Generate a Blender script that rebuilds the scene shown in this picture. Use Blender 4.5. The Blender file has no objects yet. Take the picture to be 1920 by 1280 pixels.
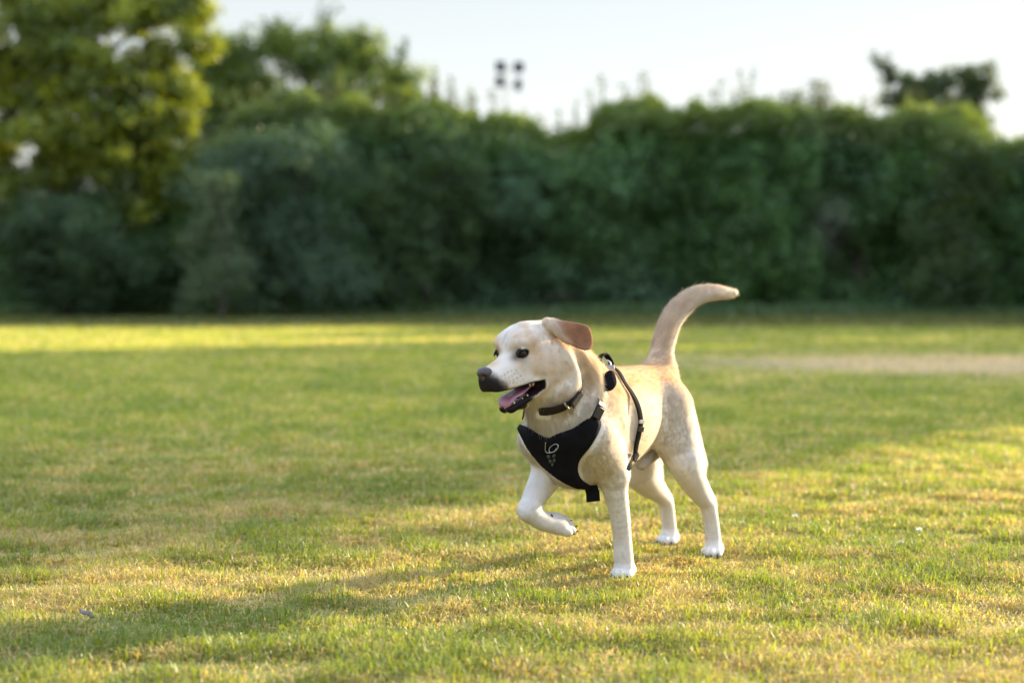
import bpy, math, random
import numpy as np
from mathutils import Vector, Matrix

S = bpy.context.scene
COL = S.collection
R = math.radians

# ---------------------------------------------------------------- camera
CAM_H = 0.845
PITCH = R(2.265)
cam_data = bpy.data.cameras.new('camera')
cam = bpy.data.objects.new('camera', cam_data)
COL.objects.link(cam)
cam.location = (0, 0, CAM_H)
cam.rotation_euler = (R(90) - PITCH, 0, 0)
cam_data.lens = 55
cam_data.sensor_width = 36
cam_data.clip_end = 8000
cam_data.dof.use_dof = True
cam_data.dof.focus_distance = 4.20
cam_data.dof.aperture_fstop = 1.75
S.camera = cam

# ---------------------------------------------------------------- sky and sun
SUN_EL, SUN_AZ = R(13.6), R(34.0)          # azimuth measured from +X towards +Y
sun_dir = Vector((math.cos(SUN_EL) * math.cos(SUN_AZ), math.cos(SUN_EL) * math.sin(SUN_AZ), math.sin(SUN_EL)))
W = bpy.data.worlds.new('World')
S.world = W
W.use_nodes = True
nt = W.node_tree
nt.nodes.clear()
sky = nt.nodes.new('ShaderNodeTexSky')
sky.sky_type = 'NISHITA'
sky.sun_disc = False
sky.sun_elevation = SUN_EL
sky.sun_rotation = R(90) - SUN_AZ
sky.air_density = 1.0
sky.dust_density = 1.0
sky.ozone_density = 1.0
haze_mix = nt.nodes.new('ShaderNodeMix')     # thin high cloud veils the blue; brighter overhead as added fill
haze_mix.data_type = 'RGBA'
haze_mix.inputs['Factor'].default_value = 0.85
sky_tc = nt.nodes.new('ShaderNodeTexCoord')
sky_sep = nt.nodes.new('ShaderNodeSeparateXYZ')
sky_ramp = nt.nodes.new('ShaderNodeValToRGB')
nt.links.new(sky_tc.outputs['Generated'], sky_sep.inputs[0])
nt.links.new(sky_sep.outputs['Z'], sky_ramp.inputs[0])
SKY_GAIN = 1.0
for i, (pos, c) in enumerate([(0.0, (2.36, 2.33, 2.28)), (0.10, (2.32, 2.34, 2.33)), (0.19, (2.00, 2.04, 2.04)), (0.5, (3.8, 4.6, 6.1)), (1.0, (4.5, 5.5, 7.6))]):
    if i >= 2:
        sky_ramp.color_ramp.elements.new(pos)
    e = sky_ramp.color_ramp.elements[i]
    e.position = pos
    e.color = (*[v * SKY_GAIN for v in c], 1)
nt.links.new(sky_ramp.outputs[0], haze_mix.inputs['B'])
bg = nt.nodes.new('ShaderNodeBackground')
bg.inputs['Strength'].default_value = 0.12
wo = nt.nodes.new('ShaderNodeOutputWorld')
nt.links.new(sky.outputs[0], haze_mix.inputs['A'])
nt.links.new(haze_mix.outputs['Result'], bg.inputs['Color'])
nt.links.new(bg.outputs[0], wo.inputs['Surface'])

sun_data = bpy.data.lights.new('sun', 'SUN')
sun_data.energy = 5.0
sun_data.angle = R(0.6)
sun_data.color = (1.0, 0.83, 0.57)
sun = bpy.data.objects.new('sun', sun_data)
COL.objects.link(sun)
sun.rotation_euler = sun_dir.to_track_quat('Z', 'Y').to_euler()
sun.location = sun_dir * 60

S.view_settings.view_transform = 'Standard'
S.view_settings.look = 'None'
S.view_settings.gamma = 1.0
S.view_settings.exposure = 1.7
try:
    S.cycles.use_denoising = True
    S.cycles.max_bounces = 8
    S.cycles.transparent_max_bounces = 8
    S.cycles.sample_clamp_indirect = 8
except Exception:
    pass

# ---------------------------------------------------------------- helpers
F_PX = 55.0 / 36.0 * 1920.0
CAM = np.array([0.0, 0.0, CAM_H])
C_RIGHT = np.array([1.0, 0, 0])
C_FWD = np.array([0, math.cos(PITCH), -math.sin(PITCH)])
C_UP = np.array([0, math.sin(PITCH), math.cos(PITCH)])


def pix_ray(u, v):
    d = C_FWD + C_RIGHT * ((u - 960) / F_PX) + C_UP * (-(v - 640) / F_PX)
    return d


def at_depth(u, v, y):
    """world point seen at photo pixel (u, v) at ground distance y"""
    d = pix_ray(u, v)
    return CAM + d * (y / d[1])


def on_ground(u, v, z=0.0):
    d = pix_ray(u, v)
    return CAM + d * ((z - CAM_H) / d[2])


def tag(o, label=None, cat=None, group=None, kind=None):
    if label: o['label'] = label
    if cat: o['category'] = cat
    if group: o['group'] = group
    if kind: o['kind'] = kind
    return o


def empty(name, loc, rz=0):
    o = bpy.data.objects.new(name, None)
    COL.objects.link(o)
    o.location = loc
    o.rotation_euler = (0, 0, rz)
    o.empty_display_size = 0.1
    return o


def link_mesh(name, me, mat=None, parent=None):
    o = bpy.data.objects.new(name, me)
    COL.objects.link(o)
    if mat is not None:
        me.materials.append(mat)
    if parent is not None:
        o.parent = parent
    return o


def np_mesh(name, verts, faces, smooth=True, col=None, colname='col'):
    """verts (n,3); faces (m,k) array with k = 3 or 4, or a list of such arrays"""
    me = bpy.data.meshes.new(name)
    verts = np.asarray(verts, np.float32)
    fl = faces if isinstance(faces, list) else [faces]
    fl = [np.asarray(f, np.int32) for f in fl if len(f)]
    nv = len(verts)
    me.vertices.add(nv)
    me.vertices.foreach_set('co', verts.ravel())
    nl = sum(f.size for f in fl)
    nf = sum(len(f) for f in fl)
    me.loops.add(nl)
    me.loops.foreach_set('vertex_index', np.concatenate([f.ravel() for f in fl]))
    me.polygons.add(nf)
    tot = np.concatenate([np.full(len(f), f.shape[1], np.int32) for f in fl])
    start = np.concatenate([[0], np.cumsum(tot)[:-1]]).astype(np.int32)
    me.polygons.foreach_set('loop_start', start)
    me.polygons.foreach_set('loop_total', tot)
    me.polygons.foreach_set('use_smooth', np.full(nf, smooth, bool))
    me.update(calc_edges=True)
    if col is not None:
        add_color(me, col, colname)
    return me


def add_color(me, col, name='col'):
    a = me.attributes.new(name, 'FLOAT_COLOR', 'POINT')
    c = np.ones((len(col), 4), np.float32)
    c[:, :3] = col
    a.data.foreach_set('color', c.ravel())


def add_vec(me, vec, name):
    a = me.attributes.new(name, 'FLOAT_VECTOR', 'POINT')
    a.data.foreach_set('vector', np.asarray(vec, np.float32).ravel())


class N:
    """small node-tree builder"""
    def __init__(self, name):
        self.m = bpy.data.materials.new(name)
        self.m.use_nodes = True
        self.t = self.m.node_tree
        self.t.nodes.clear()
        self.out = self.t.nodes.new('ShaderNodeOutputMaterial')

    def n(self, kind, **kw):
        nd = self.t.nodes.new(kind)
        for k, v in kw.items():
            if k.startswith('_'):
                setattr(nd, k[1:], v)
            else:
                nd.inputs[k.replace('_', ' ')].default_value = v
        return nd

    def l(self, a, b):
        self.t.links.new(a, b)

    def mixcol(self, fac, a, b, blend='MIX'):
        m = self.t.nodes.new('ShaderNodeMix')
        m.data_type = 'RGBA'
        m.blend_type = blend
        for sock, v in ((m.inputs['Factor'], fac), (m.inputs['A'], a), (m.inputs['B'], b)):
            if hasattr(v, 'is_linked'):
                self.l(v, sock)
            elif isinstance(v, (int, float)):
                sock.default_value = v
            else:
                sock.default_value = (*v, 1)
        return m.outputs['Result']

    def ramp(self, src, *stops):
        r = self.t.nodes.new('ShaderNodeValToRGB')
        el = r.color_ramp.elements
        while len(el) < len(stops):
            el.new(0.5)
        for e, (p, c) in zip(el, stops):
            e.position = p
            e.color = (*c, 1) if not isinstance(c, (int, float)) else (c, c, c, 1)
        self.l(src, r.inputs[0])
        return r.outputs[0]


def plain_mat(name, col, rough=0.5, noise=0.15, scale=40, bump=0.0, metallic=0.0, spec=0.5):
    b = N(name)
    p = b.n('ShaderNodeBsdfPrincipled', Roughness=rough, Metallic=metallic)
    p.inputs['Specular IOR Level'].default_value = spec
    tc = b.n('ShaderNodeTexCoord')
    nz = b.n('ShaderNodeTexNoise', Scale=scale, Detail=4.0)
    b.l(tc.outputs['Object'], nz.inputs['Vector'])
    c = b.ramp(nz.outputs[0], (0.3, tuple(x * (1 - noise) for x in col)), (0.7, tuple(min(1, x * (1 + noise)) for x in col)))
    b.l(c, p.inputs['Base Color'])
    if bump:
        bp = b.n('ShaderNodeBump', Strength=bump, Distance=0.002)
        b.l(nz.outputs[0], bp.inputs['Height'])
        b.l(bp.outputs[0], p.inputs['Normal'])
    b.l(p.outputs[0], b.out.inputs['Surface'])
    return b.m


def smoothstep(a, b, x):
    t = np.clip((x - a) / (b - a), 0, 1)
    return t * t * (3 - 2 * t)


def vnoise(p, seed=0):
    """smooth value noise, p (n,3) -> (n,) in 0..1"""
    p = np.asarray(p, np.float64)
    i = np.floor(p).astype(np.int64)
    f = p - i
    f = f * f * (3 - 2 * f)
    out = np.zeros(len(p))
    for dx in (0, 1):
        for dy in (0, 1):
            for dz in (0, 1):
                h = ((i[:, 0] + dx) * 374761393 + (i[:, 1] + dy) * 668265263 + (i[:, 2] + dz) * 2147483647 + seed * 1274126177) & 0xFFFFFFFF
                h = ((h ^ (h >> 13)) * 1274126177) & 0xFFFFFFFF
                h = h ^ (h >> 16)
                v = (h & 0xFFFF) / 65535.0
                w = (f[:, 0] if dx else 1 - f[:, 0]) * (f[:, 1] if dy else 1 - f[:, 1]) * (f[:, 2] if dz else 1 - f[:, 2])
                out += v * w
    return out


def fnoise(p, seed=0, octaves=3):
    s, a, t = 0, 1.0, 0
    p = np.asarray(p, np.float64)
    for o in range(octaves):
        s = s + a * vnoise(p * 2 ** o, seed + o * 17)
        t += a
        a *= 0.5
    return s / t
# ================================================================ lawn
def patches(x, y):
    """dryness 0 (green) .. 1 (straw) and tuft height factor, over the lawn"""
    P = np.stack([x, y, np.zeros_like(x)], 1)
    a = fnoise(P * np.array([.55, .85, 1]), 51, 3)
    b_ = fnoise(P * np.array([2.6, 3.4, 1]), 52, 3)
    c = fnoise(P * np.array([9.0, 11.0, 1]), 53, 2)
    dry = .16 * a + .38 * b_ + .46 * c
    dry = .33 + .60 * smoothstep(.32, .66, dry)
    # a worn dry strip across the far lawn on the right, fading out to the left
    strip = np.exp(-((y - 15.4 - .25 * np.sin(x * .7)) / 2.7) ** 2) * smoothstep(-1.5, 5.0, x) * 1.15
    strip2 = .7 * np.exp(-((y - 21.5 - .3 * np.sin(x * .5)) / 1.6) ** 2)
    dry = np.maximum(dry, np.clip(strip * (1.0 + .5 * b_), 0, 1))
    dry = np.maximum(dry, strip2 * (.5 + .6 * b_))
    dry = dry * (1 - .30 * smoothstep(6.0, 9.5, y) * (1 - np.clip(strip + strip2, 0, 1)))
    # greener foot of the hedge and a greener band further out
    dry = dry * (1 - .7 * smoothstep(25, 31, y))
    tuft = .25 + 1.5 * smoothstep(.2, .8, fnoise(P * np.array([6.0, 8.0, 1]), 54, 2))
    return np.clip(dry, 0, 1), tuft, b_, c


G_GREEN = np.array([.315, .345, .036]); G_DEEP = np.array([.085, .160, .022]); G_STRAW = np.array([.66, .545, .235]); G_BROWN = np.array([.31, .205, .090])


def lawn_colour(x, y, dry, c, r1, r2):
    g = G_DEEP + (G_GREEN - G_DEEP) * np.clip(.25 + .75 * r1, 0, 1)[:, None]
    s = G_BROWN + (G_STRAW - G_BROWN) * np.clip(.25 + .85 * r2, 0, 1)[:, None]
    g = g * (1 - .68 * smoothstep(25.0, 28.0, y + .8 * np.sin(x * .9) * .4))[:, None]  # green darkened towards the hedge, painting its shade into the lawn colour
    w = (np.exp(-((y - 15.4) / 2.7) ** 2) * smoothstep(-1.5, 5.0, x))[:, None] * .8
    s = s * (1 - w) + np.array([.58, .46, .35]) * w
    return g, s


# the ground sheet: fine near the camera, coarse towards the horizon
ys = np.concatenate([np.linspace(-60, 1.8, 12)[:-1], 1.8 + np.cumsum(np.geomspace(.05, 1.2, 150)), ])
ys = np.concatenate([ys, np.geomspace(ys[-1] + 3, 4000, 22)])
xs_ = np.geomspace(.05, 3.0, 42).cumsum()
xs_ = np.concatenate([xs_, np.geomspace(xs_[-1] + 6, 4000, 18)])
xs_ = np.concatenate([-xs_[::-1], [0], xs_])
GX, GY = np.meshgrid(xs_, ys)
gx_, gy_ = GX.ravel(), GY.ravel()
gz_ = (fnoise(np.stack([gx_ * .5, gy_ * .5, gx_ * 0], 1), 60, 3) - .5) * .03 * smoothstep(60, 30, np.hypot(gx_, gy_)) * smoothstep(1.2, 2.2, np.hypot(gx_ - .45, gy_ - 4.6))
dry, tuft, nb_, nc_ = patches(gx_, gy_)
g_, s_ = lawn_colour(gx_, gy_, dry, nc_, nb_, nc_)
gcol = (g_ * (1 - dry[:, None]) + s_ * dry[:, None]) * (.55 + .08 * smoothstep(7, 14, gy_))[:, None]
nxg = len(xs_)
qi = (np.arange(len(ys) - 1)[:, None] * nxg + np.arange(nxg - 1)[None]).ravel()
gme = np_mesh('ground', np.stack([gx_, gy_, gz_], 1), np.stack([qi, qi + 1, qi + 1 + nxg, qi + nxg], 1), col=gcol)
b = N('soil_and_thatch')
p = b.n('ShaderNodeBsdfPrincipled', Roughness=.95)
p.inputs['Specular IOR Level'].default_value = .1
at = b.n('ShaderNodeAttribute', _attribute_name='col')
tc = b.n('ShaderNodeTexCoord')
nz = b.n('ShaderNodeTexNoise', Scale=28.0, Detail=6.0)
nz2 = b.n('ShaderNodeTexNoise', Scale=3.0, Detail=6.0)
b.l(tc.outputs['Object'], nz.inputs['Vector']); b.l(tc.outputs['Object'], nz2.inputs['Vector'])
f = b.ramp(nz.outputs[0], (.35, .62), (.65, 1.25))
f2 = b.ramp(nz2.outputs[0], (.35, .8), (.65, 1.15))
c = b.mixcol(1.0, at.outputs['Color'], f, 'MULTIPLY')
c = b.mixcol(1.0, c, f2, 'MULTIPLY')
b.l(c, p.inputs['Base Color'])
bp = b.n('ShaderNodeBump', Strength=.8, Distance=.03)
b.l(nz.outputs[0], bp.inputs['Height']); b.l(bp.outputs[0], p.inputs['Normal'])
b.l(p.outputs[0], b.out.inputs['Surface'])
tag(link_mesh('ground', gme, b.m), kind='structure')


def leafy_mat(name, trans=.35, gloss=.06, rough=.45):
    b = N(name)
    at = b.n('ShaderNodeAttribute', _attribute_name='col')
    d = b.n('ShaderNodeBsdfDiffuse')
    t = b.n('ShaderNodeBsdfTranslucent')
    g = b.n('ShaderNodeBsdfGlossy', Roughness=rough)
    tcol = b.mixcol(1.0, at.outputs['Color'], (1.35, 1.25, .55), 'MULTIPLY')
    b.l(at.outputs['Color'], d.inputs['Color']); b.l(tcol, t.inputs['Color'])
    m1 = b.n('ShaderNodeMixShader', Fac=trans)
    b.l(d.outputs[0], m1.inputs[1]); b.l(t.outputs[0], m1.inputs[2])
    m2 = b.n('ShaderNodeMixShader', Fac=gloss)
    b.l(m1.outputs[0], m2.inputs[1]); b.l(g.outputs[0], m2.inputs[2])
    b.l(m2.outputs[0], b.out.inputs['Surface'])
    return b.m


mat_grass = leafy_mat('grass_blade', .48, .045, .45)
grng = np.random.default_rng(5)


def blades(x, y, h, w, col, lean, name):
    """one mesh of bent two-segment blades"""
    n = len(x)
    th = grng.uniform(0, 2 * np.pi, n)
    ln = h * lean
    dx, dy = np.cos(th), np.sin(th)
    ph = th + np.pi / 2 + grng.normal(0, .5, n)
    px, py = np.cos(ph) * w, np.sin(ph) * w
    zero = np.full(n, -.004)
    V = np.empty((n, 5, 3), np.float32)
    V[:, 0] = np.stack([x - px, y - py, zero], 1)
    V[:, 1] = np.stack([x + px, y + py, zero], 1)
    mx_, my_ = x + dx * ln * .35, y + dy * ln * .35
    V[:, 2] = np.stack([mx_ + px * .75, my_ + py * .75, h * .62], 1)
    V[:, 3] = np.stack([mx_ - px * .75, my_ - py * .75, h * .62], 1)
    V[:, 4] = np.stack([x + dx * ln, y + dy * ln, h * (1 - .25 * np.minimum(lean, 1.5))], 1)
    k = np.arange(n, dtype=np.int32)[:, None] * 5
    q = k + np.array([[0, 1, 2, 3]], np.int32)
    t = k + np.array([[3, 2, 4]], np.int32)
    me = np_mesh(name, V.reshape(-1, 3), [q, t], smooth=False, col=np.repeat(col.astype(np.float32), 5, 0))
    return me


# blades thin out with distance and grow wider
RHO0, D0 = 26000.0, 4.4
edges = np.concatenate([np.linspace(2.75, 6, 14), np.geomspace(6, 38, 26)[1:]])
bx, by = [], []
for a, c in zip(edges[:-1], edges[1:]):
    d = .5 * (a + c)
    rho = RHO0 * min(1, (D0 / d) ** 2.15)
    half = .40 * d + 1.2
    k = int(rho * 2 * half * (c - a))
    bx.append(grng.uniform(-half, half, k)); by.append(grng.uniform(a, c, k))
bx, by = np.concatenate(bx), np.concatenate(by)
dry, tuft, nb_, nc_ = patches(bx, by)
keep = grng.random(len(bx)) < np.clip(.35 + .65 * tuft, 0, 1)
bx, by, dry, tuft, nb_, nc_ = [v[keep] for v in (bx, by, dry, tuft, nb_, nc_)]
n = len(bx)
isdry = grng.random(n) < np.clip(dry * .90 + .10, 0, 1)
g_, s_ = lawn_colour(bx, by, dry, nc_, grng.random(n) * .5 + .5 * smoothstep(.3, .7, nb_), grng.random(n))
bcol = np.where(isdry[:, None], s_, g_) * grng.uniform(.75, 1.25, n)[:, None] * (1 + .34 * smoothstep(5.5, 9, by))[:, None]  # blades lighter from the mid lawn on, lifting the tree shade by colour
far = np.maximum(by / D0, 1)
bh = (.018 + .022 * grng.random(n) ** 1.4) * (.55 + .75 * np.clip(tuft, 0, 1.6)) * np.where(isdry, .72, 1.05) * far ** .25
FEET = np.array([[.318, 4.375], [.612, 4.725], [.497, 4.925]])
for fx_, fy_ in FEET:      # trodden under the standing paws
    bh *= 1 - .65 * np.exp(-((bx - fx_) ** 2 + (by - fy_) ** 2) / .075 ** 2)
bh *= .90 * (1 - .5 * np.exp(-((by - 15.4) / 2.2) ** 2) * smoothstep(-1.0, 3.0, bx))
bw = (.0011 + .0011 * grng.random(n)) * far ** .95
lean = np.where(isdry, grng.uniform(.5, 2.4, n), grng.uniform(.15, 1.3, n))
print('blades', n)
tag(link_mesh('grass', blades(bx, by, bh, bw, bcol, lean, 'grass'), mat_grass), kind='stuff')

# rough grass and weeds left standing along the foot of the hedge
k = 34000
wx = grng.uniform(-24, 20, k); wy = 37.9 + grng.normal(0, .55, k) - .25 * np.abs(grng.normal(0, 1, k))
wh_ = grng.uniform(.08, .34, k) * (.5 + fnoise(np.stack([wx * .8, wx * 0, wx * 0], 1), 70, 2)) * np.where(wx < -5, 1.5, 1)
wc = np.array([.11, .18, .065]) * grng.uniform(.6, 1.4, k)[:, None]
tag(link_mesh('rough_grass', blades(wx, wy, wh_, np.full(k, .014), wc, grng.uniform(.2, .9, k), 'rough_grass'), mat_grass), kind='stuff')
# ================================================================ trees, bushes, hedge
mat_leaf = leafy_mat('leaf', .38, .05, .4)
mat_bark = plain_mat('bark', (.075, .058, .042), rough=.9, noise=.4, scale=9, bump=.6)
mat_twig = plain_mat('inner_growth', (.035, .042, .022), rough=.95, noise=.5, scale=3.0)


def leaf_cards(P, size, col, rg, up_bias=.35, outward=None, aspect=.55):
    """rhombic folded leaves at P"""
    n = len(P)
    nn = rg.normal(0, 1, (n, 3))
    nn[:, 2] += up_bias * 2
    if outward is not None:
        nn += outward * 1.2
    nn /= np.linalg.norm(nn, axis=1, keepdims=True)
    a = rg.normal(0, 1, (n, 3))
    a -= nn * (a * nn).sum(1, keepdims=True); a /= np.linalg.norm(a, axis=1, keepdims=True)
    c = np.cross(nn, a)
    s = size * rg.uniform(.6, 1.35, n)[:, None]
    V = np.empty((n, 4, 3), np.float32)
    V[:, 0] = P - a * s * .5
    V[:, 1] = P + c * s * aspect * .5 + nn * s * .10
    V[:, 2] = P + a * s * .5 - nn * s * .08
    V[:, 3] = P - c * s * aspect * .5 + nn * s * .10
    return V.reshape(-1, 3), np.arange(n * 4, dtype=np.int32).reshape(-1, 4), np.repeat(col, 4, 0)


def tube_np(path, radii, seg=8):
    P = np.array(path, float); n = len(P)
    T = np.gradient(P, axis=0); T /= np.linalg.norm(T, axis=1, keepdims=True) + 1e-9
    ref = np.array([.3, .9, .2])
    A = np.cross(T, ref); A /= np.linalg.norm(A, axis=1, keepdims=True) + 1e-9
    B = np.cross(T, A)
    q = np.linspace(0, 2 * np.pi, seg, endpoint=False)
    r = np.array(radii)[:, None, None]
    V = P[:, None] + r * (A[:, None] * np.cos(q)[None, :, None] + B[:, None] * np.sin(q)[None, :, None])
    F = [(i * seg + j, i * seg + (j + 1) % seg, (i + 1) * seg + (j + 1) % seg, (i + 1) * seg + j) for i in range(n - 1) for j in range(seg)]
    return V.reshape(-1, 3), np.array(F)


def wood(name, limbs, mat, parent):
    VV, FF, o = [], [], 0
    for path, radii in limbs:
        V, F = tube_np(path, radii)
        VV.append(V); FF.append(F + o); o += len(V)
    return link_mesh(name, np_mesh(name, np.concatenate(VV), np.concatenate(FF)), mat, parent)


def wobble(a, b_, n, amp, rg):
    t = np.linspace(0, 1, n)[:, None]
    P = np.asarray(a) * (1 - t) + np.asarray(b_) * t
    w = rg.normal(0, amp, (n, 3)); w[0] = 0; w[-1] *= .4
    w = np.cumsum(w, 0) * .5
    return P + w * np.sin(np.pi * np.clip(t, 0, 1)) + np.array([0, 0, .12]) * np.sin(np.pi * t) * np.linalg.norm(np.asarray(b_) - a) * .3


def make_tree(name, label, cat, base, trunk_h, trunk_r, clusters, n_leaf, leaf, cols, seed, twigs=34, tw_sigma=.20, group=None, bare=(), up_bias=.35):
    """clusters: (cx, cy, cz, rx, ry, rz, weight) around the base"""
    rg = np.random.default_rng(seed)
    base = np.asarray(base, float)
    root = empty(name, base)
    tag(root, label, cat, group)
    cl = np.array(clusters, float)
    limbs = []
    top = np.array([rg.normal(0, .15), rg.normal(0, .15), trunk_h])
    tp = wobble((0, 0, -.05), top, 9, .05, rg)
    limbs.append((tp, np.linspace(trunk_r, trunk_r * .45, 9)))
    LP, LC, LO_ = [], [], []
    wts = cl[:, 6] / cl[:, 6].sum()
    cols = np.array(cols)
    for c, w in zip(cl, wts):
        cen = c[:3]
        st = tp[int(np.clip(len(tp) * (.45 + .5 * rg.random()), 2, len(tp) - 1))]
        if cen[2] < trunk_h * .5:
            st = tp[int(np.clip(len(tp) * cen[2] / trunk_h, 1, len(tp) - 1))]
        lp = wobble(st, cen, 7, .12, rg)
        limbs.append((lp, np.linspace(trunk_r * .38, trunk_r * .10, 7)))
        tw = max(5, int(twigs * (c[3] * c[4] * c[5]) ** .5))
        d = rg.normal(0, 1, (tw, 3)); d /= np.linalg.norm(d, axis=1, keepdims=True)
        tc_ = cen + d * c[3:6] * (rg.random((tw, 1)) ** .45)
        for k in range(0, tw, 2):
            m = lp[int(rg.integers(3, 7))]
            limbs.append((wobble(m, tc_[k], 4, .05, rg), np.linspace(trunk_r * .09, .006, 4)))
        k = int(n_leaf * w)
        ti = rg.integers(0, tw, k)
        P = tc_[ti] + rg.normal(0, tw_sigma, (k, 3)) * np.array([1, 1, .8])
        tint = (rg.random(tw)[ti] * .65 + rg.random(k) * .35) ** 1.4
        colr = cols[0] + (cols[1] - cols[0]) * tint[:, None]
        LP.append(P); LC.append(colr * rg.uniform(.8, 1.2, (k, 1)))
        o = P - cen; o /= np.linalg.norm(o, axis=1, keepdims=True) + 1e-9
        LO_.append(o * .6)
    for tip, sp in bare:      # wispy shoots
        tip = np.asarray(tip, float)
        near_ = cl[np.argmin(((cl[:, :3] - tip) ** 2).sum(1)), :3]
        for j in range(sp):
            e = tip + rg.normal(0, .22, 3) * np.array([1, 1, .8])
            path = wobble(near_ + rg.normal(0, .15, 3), e, 6, .04, rg)
            limbs.append((path, np.linspace(.018, .005, 6)))
            k = 26
            tt = rg.uniform(.35, 1, k)
            q = path[np.minimum((tt * 5).astype(int), 4)] * (1 - (tt * 5 % 1))[:, None] + path[np.minimum((tt * 5).astype(int) + 1, 5)] * (tt * 5 % 1)[:, None]
            LP.append(q + rg.normal(0, .05, (k, 3))); LC.append(np.repeat(cols[:1] * .9, k, 0)); LO_.append(np.zeros((k, 3)))
    wood('trunk', limbs, mat_bark, root)
    V, F, C = leaf_cards(np.concatenate(LP), leaf, np.concatenate(LC), rg, up_bias, np.concatenate(LO_))
    link_mesh('crown', np_mesh('crown', V, F, smooth=False, col=C), mat_leaf, root)
    return root


def X(u, d): return (u - 960) / F_PX * d
def Z(v, d): return at_depth(960, v, d)[2]


# ---- far-left tree in the sun
dA = 35.8
def cA(u, v, dy, ru, rv, w=1.0):
    return (X(u, dA) - X(110, dA), dy, Z(v, dA), ru / F_PX * dA, ru / F_PX * dA * .9, rv / F_PX * dA, w)
make_tree('leafy_tree', 'big yellow-green sunlit tree at the far left rising out of the frame', 'tree', (X(110, dA), dA, 0), 6.6, .24,
          [cA(60, -40, .2, 120, 70, 1.1), cA(210, 20, .3, 95, 55, .9), cA(330, 20, .1, 62, 36, .6), cA(380, 75, 0, 45, 32, .35),
           cA(165, 140, -.6, 90, 55, 1.1), cA(250, 200, -.5, 85, 55, 1.0), cA(60, 180, .3, 80, 45, .7), cA(285, 110, .4, 60, 35, .5),
           cA(130, 250, -.7, 85, 42, .8), cA(320, 235, -.2, 40, 26, .3), cA(20, 110, .6, 70, 40, .4), cA(100, 60, -.2, 90, 60, .9), cA(-80, 120, .2, 100, 80, .9), cA(-60, 300, .2, 90, 60, .7),
           cA(200, 305, -.2, 85, 40, .75), cA(120, 300, .2, 60, 36, .4), cA(225, 262, .1, 55, 36, .5), cA(0, 245, .2, 60, 40, .45), cA(130, 90, .3, 60, 40, .5), cA(340, 170, .3, 45, 36, .4), cA(0, 350, .3, 60, 40, .4), cA(320, 295, .2, 45, 34, .4), cA(330, 350, .3, 50, 40, .4), cA(90, 345, .0, 80, 34, .4), cA(285, 330, .1, 50, 32, .3), cA(20, 410, .2, 70, 40, .4), cA(200, 400, .2, 80, 40, .35)],
          92000, .135, [(.06, .110, .016), (.44, .48, .030)], 101, twigs=30, tw_sigma=.165)

# ---- dark tree behind the hedge, left of the middle
dB = 45.0
def cB(u, v, dy, ru, rv, w=1.0):
    return (X(u, dB) - X(590, dB), dy, Z(v, dB), ru / F_PX * dB, ru / F_PX * dB * .9, rv / F_PX * dB, w)
make_tree('dark_tree', 'dark green tree with wispy top standing behind the hedge, left of the floodlights', 'tree', (X(590, dB), dB, 0), 5.5, .24,
          [cB(470, 150, 0, 60, 42, .6), cB(520, 90, .3, 45, 36, .45), cB(590, 120, -.3, 62, 40, .7), cB(680, 115, 0, 62, 40, .7), cB(745, 145, .2, 50, 38, .5),
           cB(650, 180, -.6, 80, 40, .9), cB(560, 200, -.2, 70, 34, .6), cB(760, 190, -.3, 50, 30, .5), cB(440, 210, .2, 70, 34, .5), cB(520, 255, 0, 110, 40, .9),
           cB(690, 250, 0, 110, 40, .9), cB(400, 195, 0, 50, 34, .6), cB(430, 130, .2, 40, 28, .45), cB(455, 95, .1, 42, 30, .4), cB(405, 95, .3, 36, 30, .35), cB(545, 70, 0, 40, 26, .35), cB(640, 95, .1, 50, 34, .5), cB(385, 140, .2, 40, 30, .4), cB(470, 195, 0, 50, 30, .5), cB(345, 225, 0, 50, 40, .6), cB(420, 275, 0, 90, 40, .7), cB(790, 225, 0, 45, 30, .5), cB(380, 160, .4, 55, 36, .4), cB(360, 240, .2, 60, 40, .5), cB(600, 70, .2, 30, 18, .15), cB(690, 72, .1, 26, 16, .14)],
          50000, .125, [(.055, .115, .020), (.30, .37, .036)], 202, twigs=30, tw_sigma=.20,
          bare=[((X(500, dB) - X(590, dB), 0, Z(38, dB)), 7), ((X(622, dB) - X(590, dB), 0, Z(22, dB)), 4), ((X(686, dB) - X(590, dB), 0, Z(55, dB)), 5), ((X(770, dB) - X(590, dB), 0, Z(95, dB)), 5)])

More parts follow.
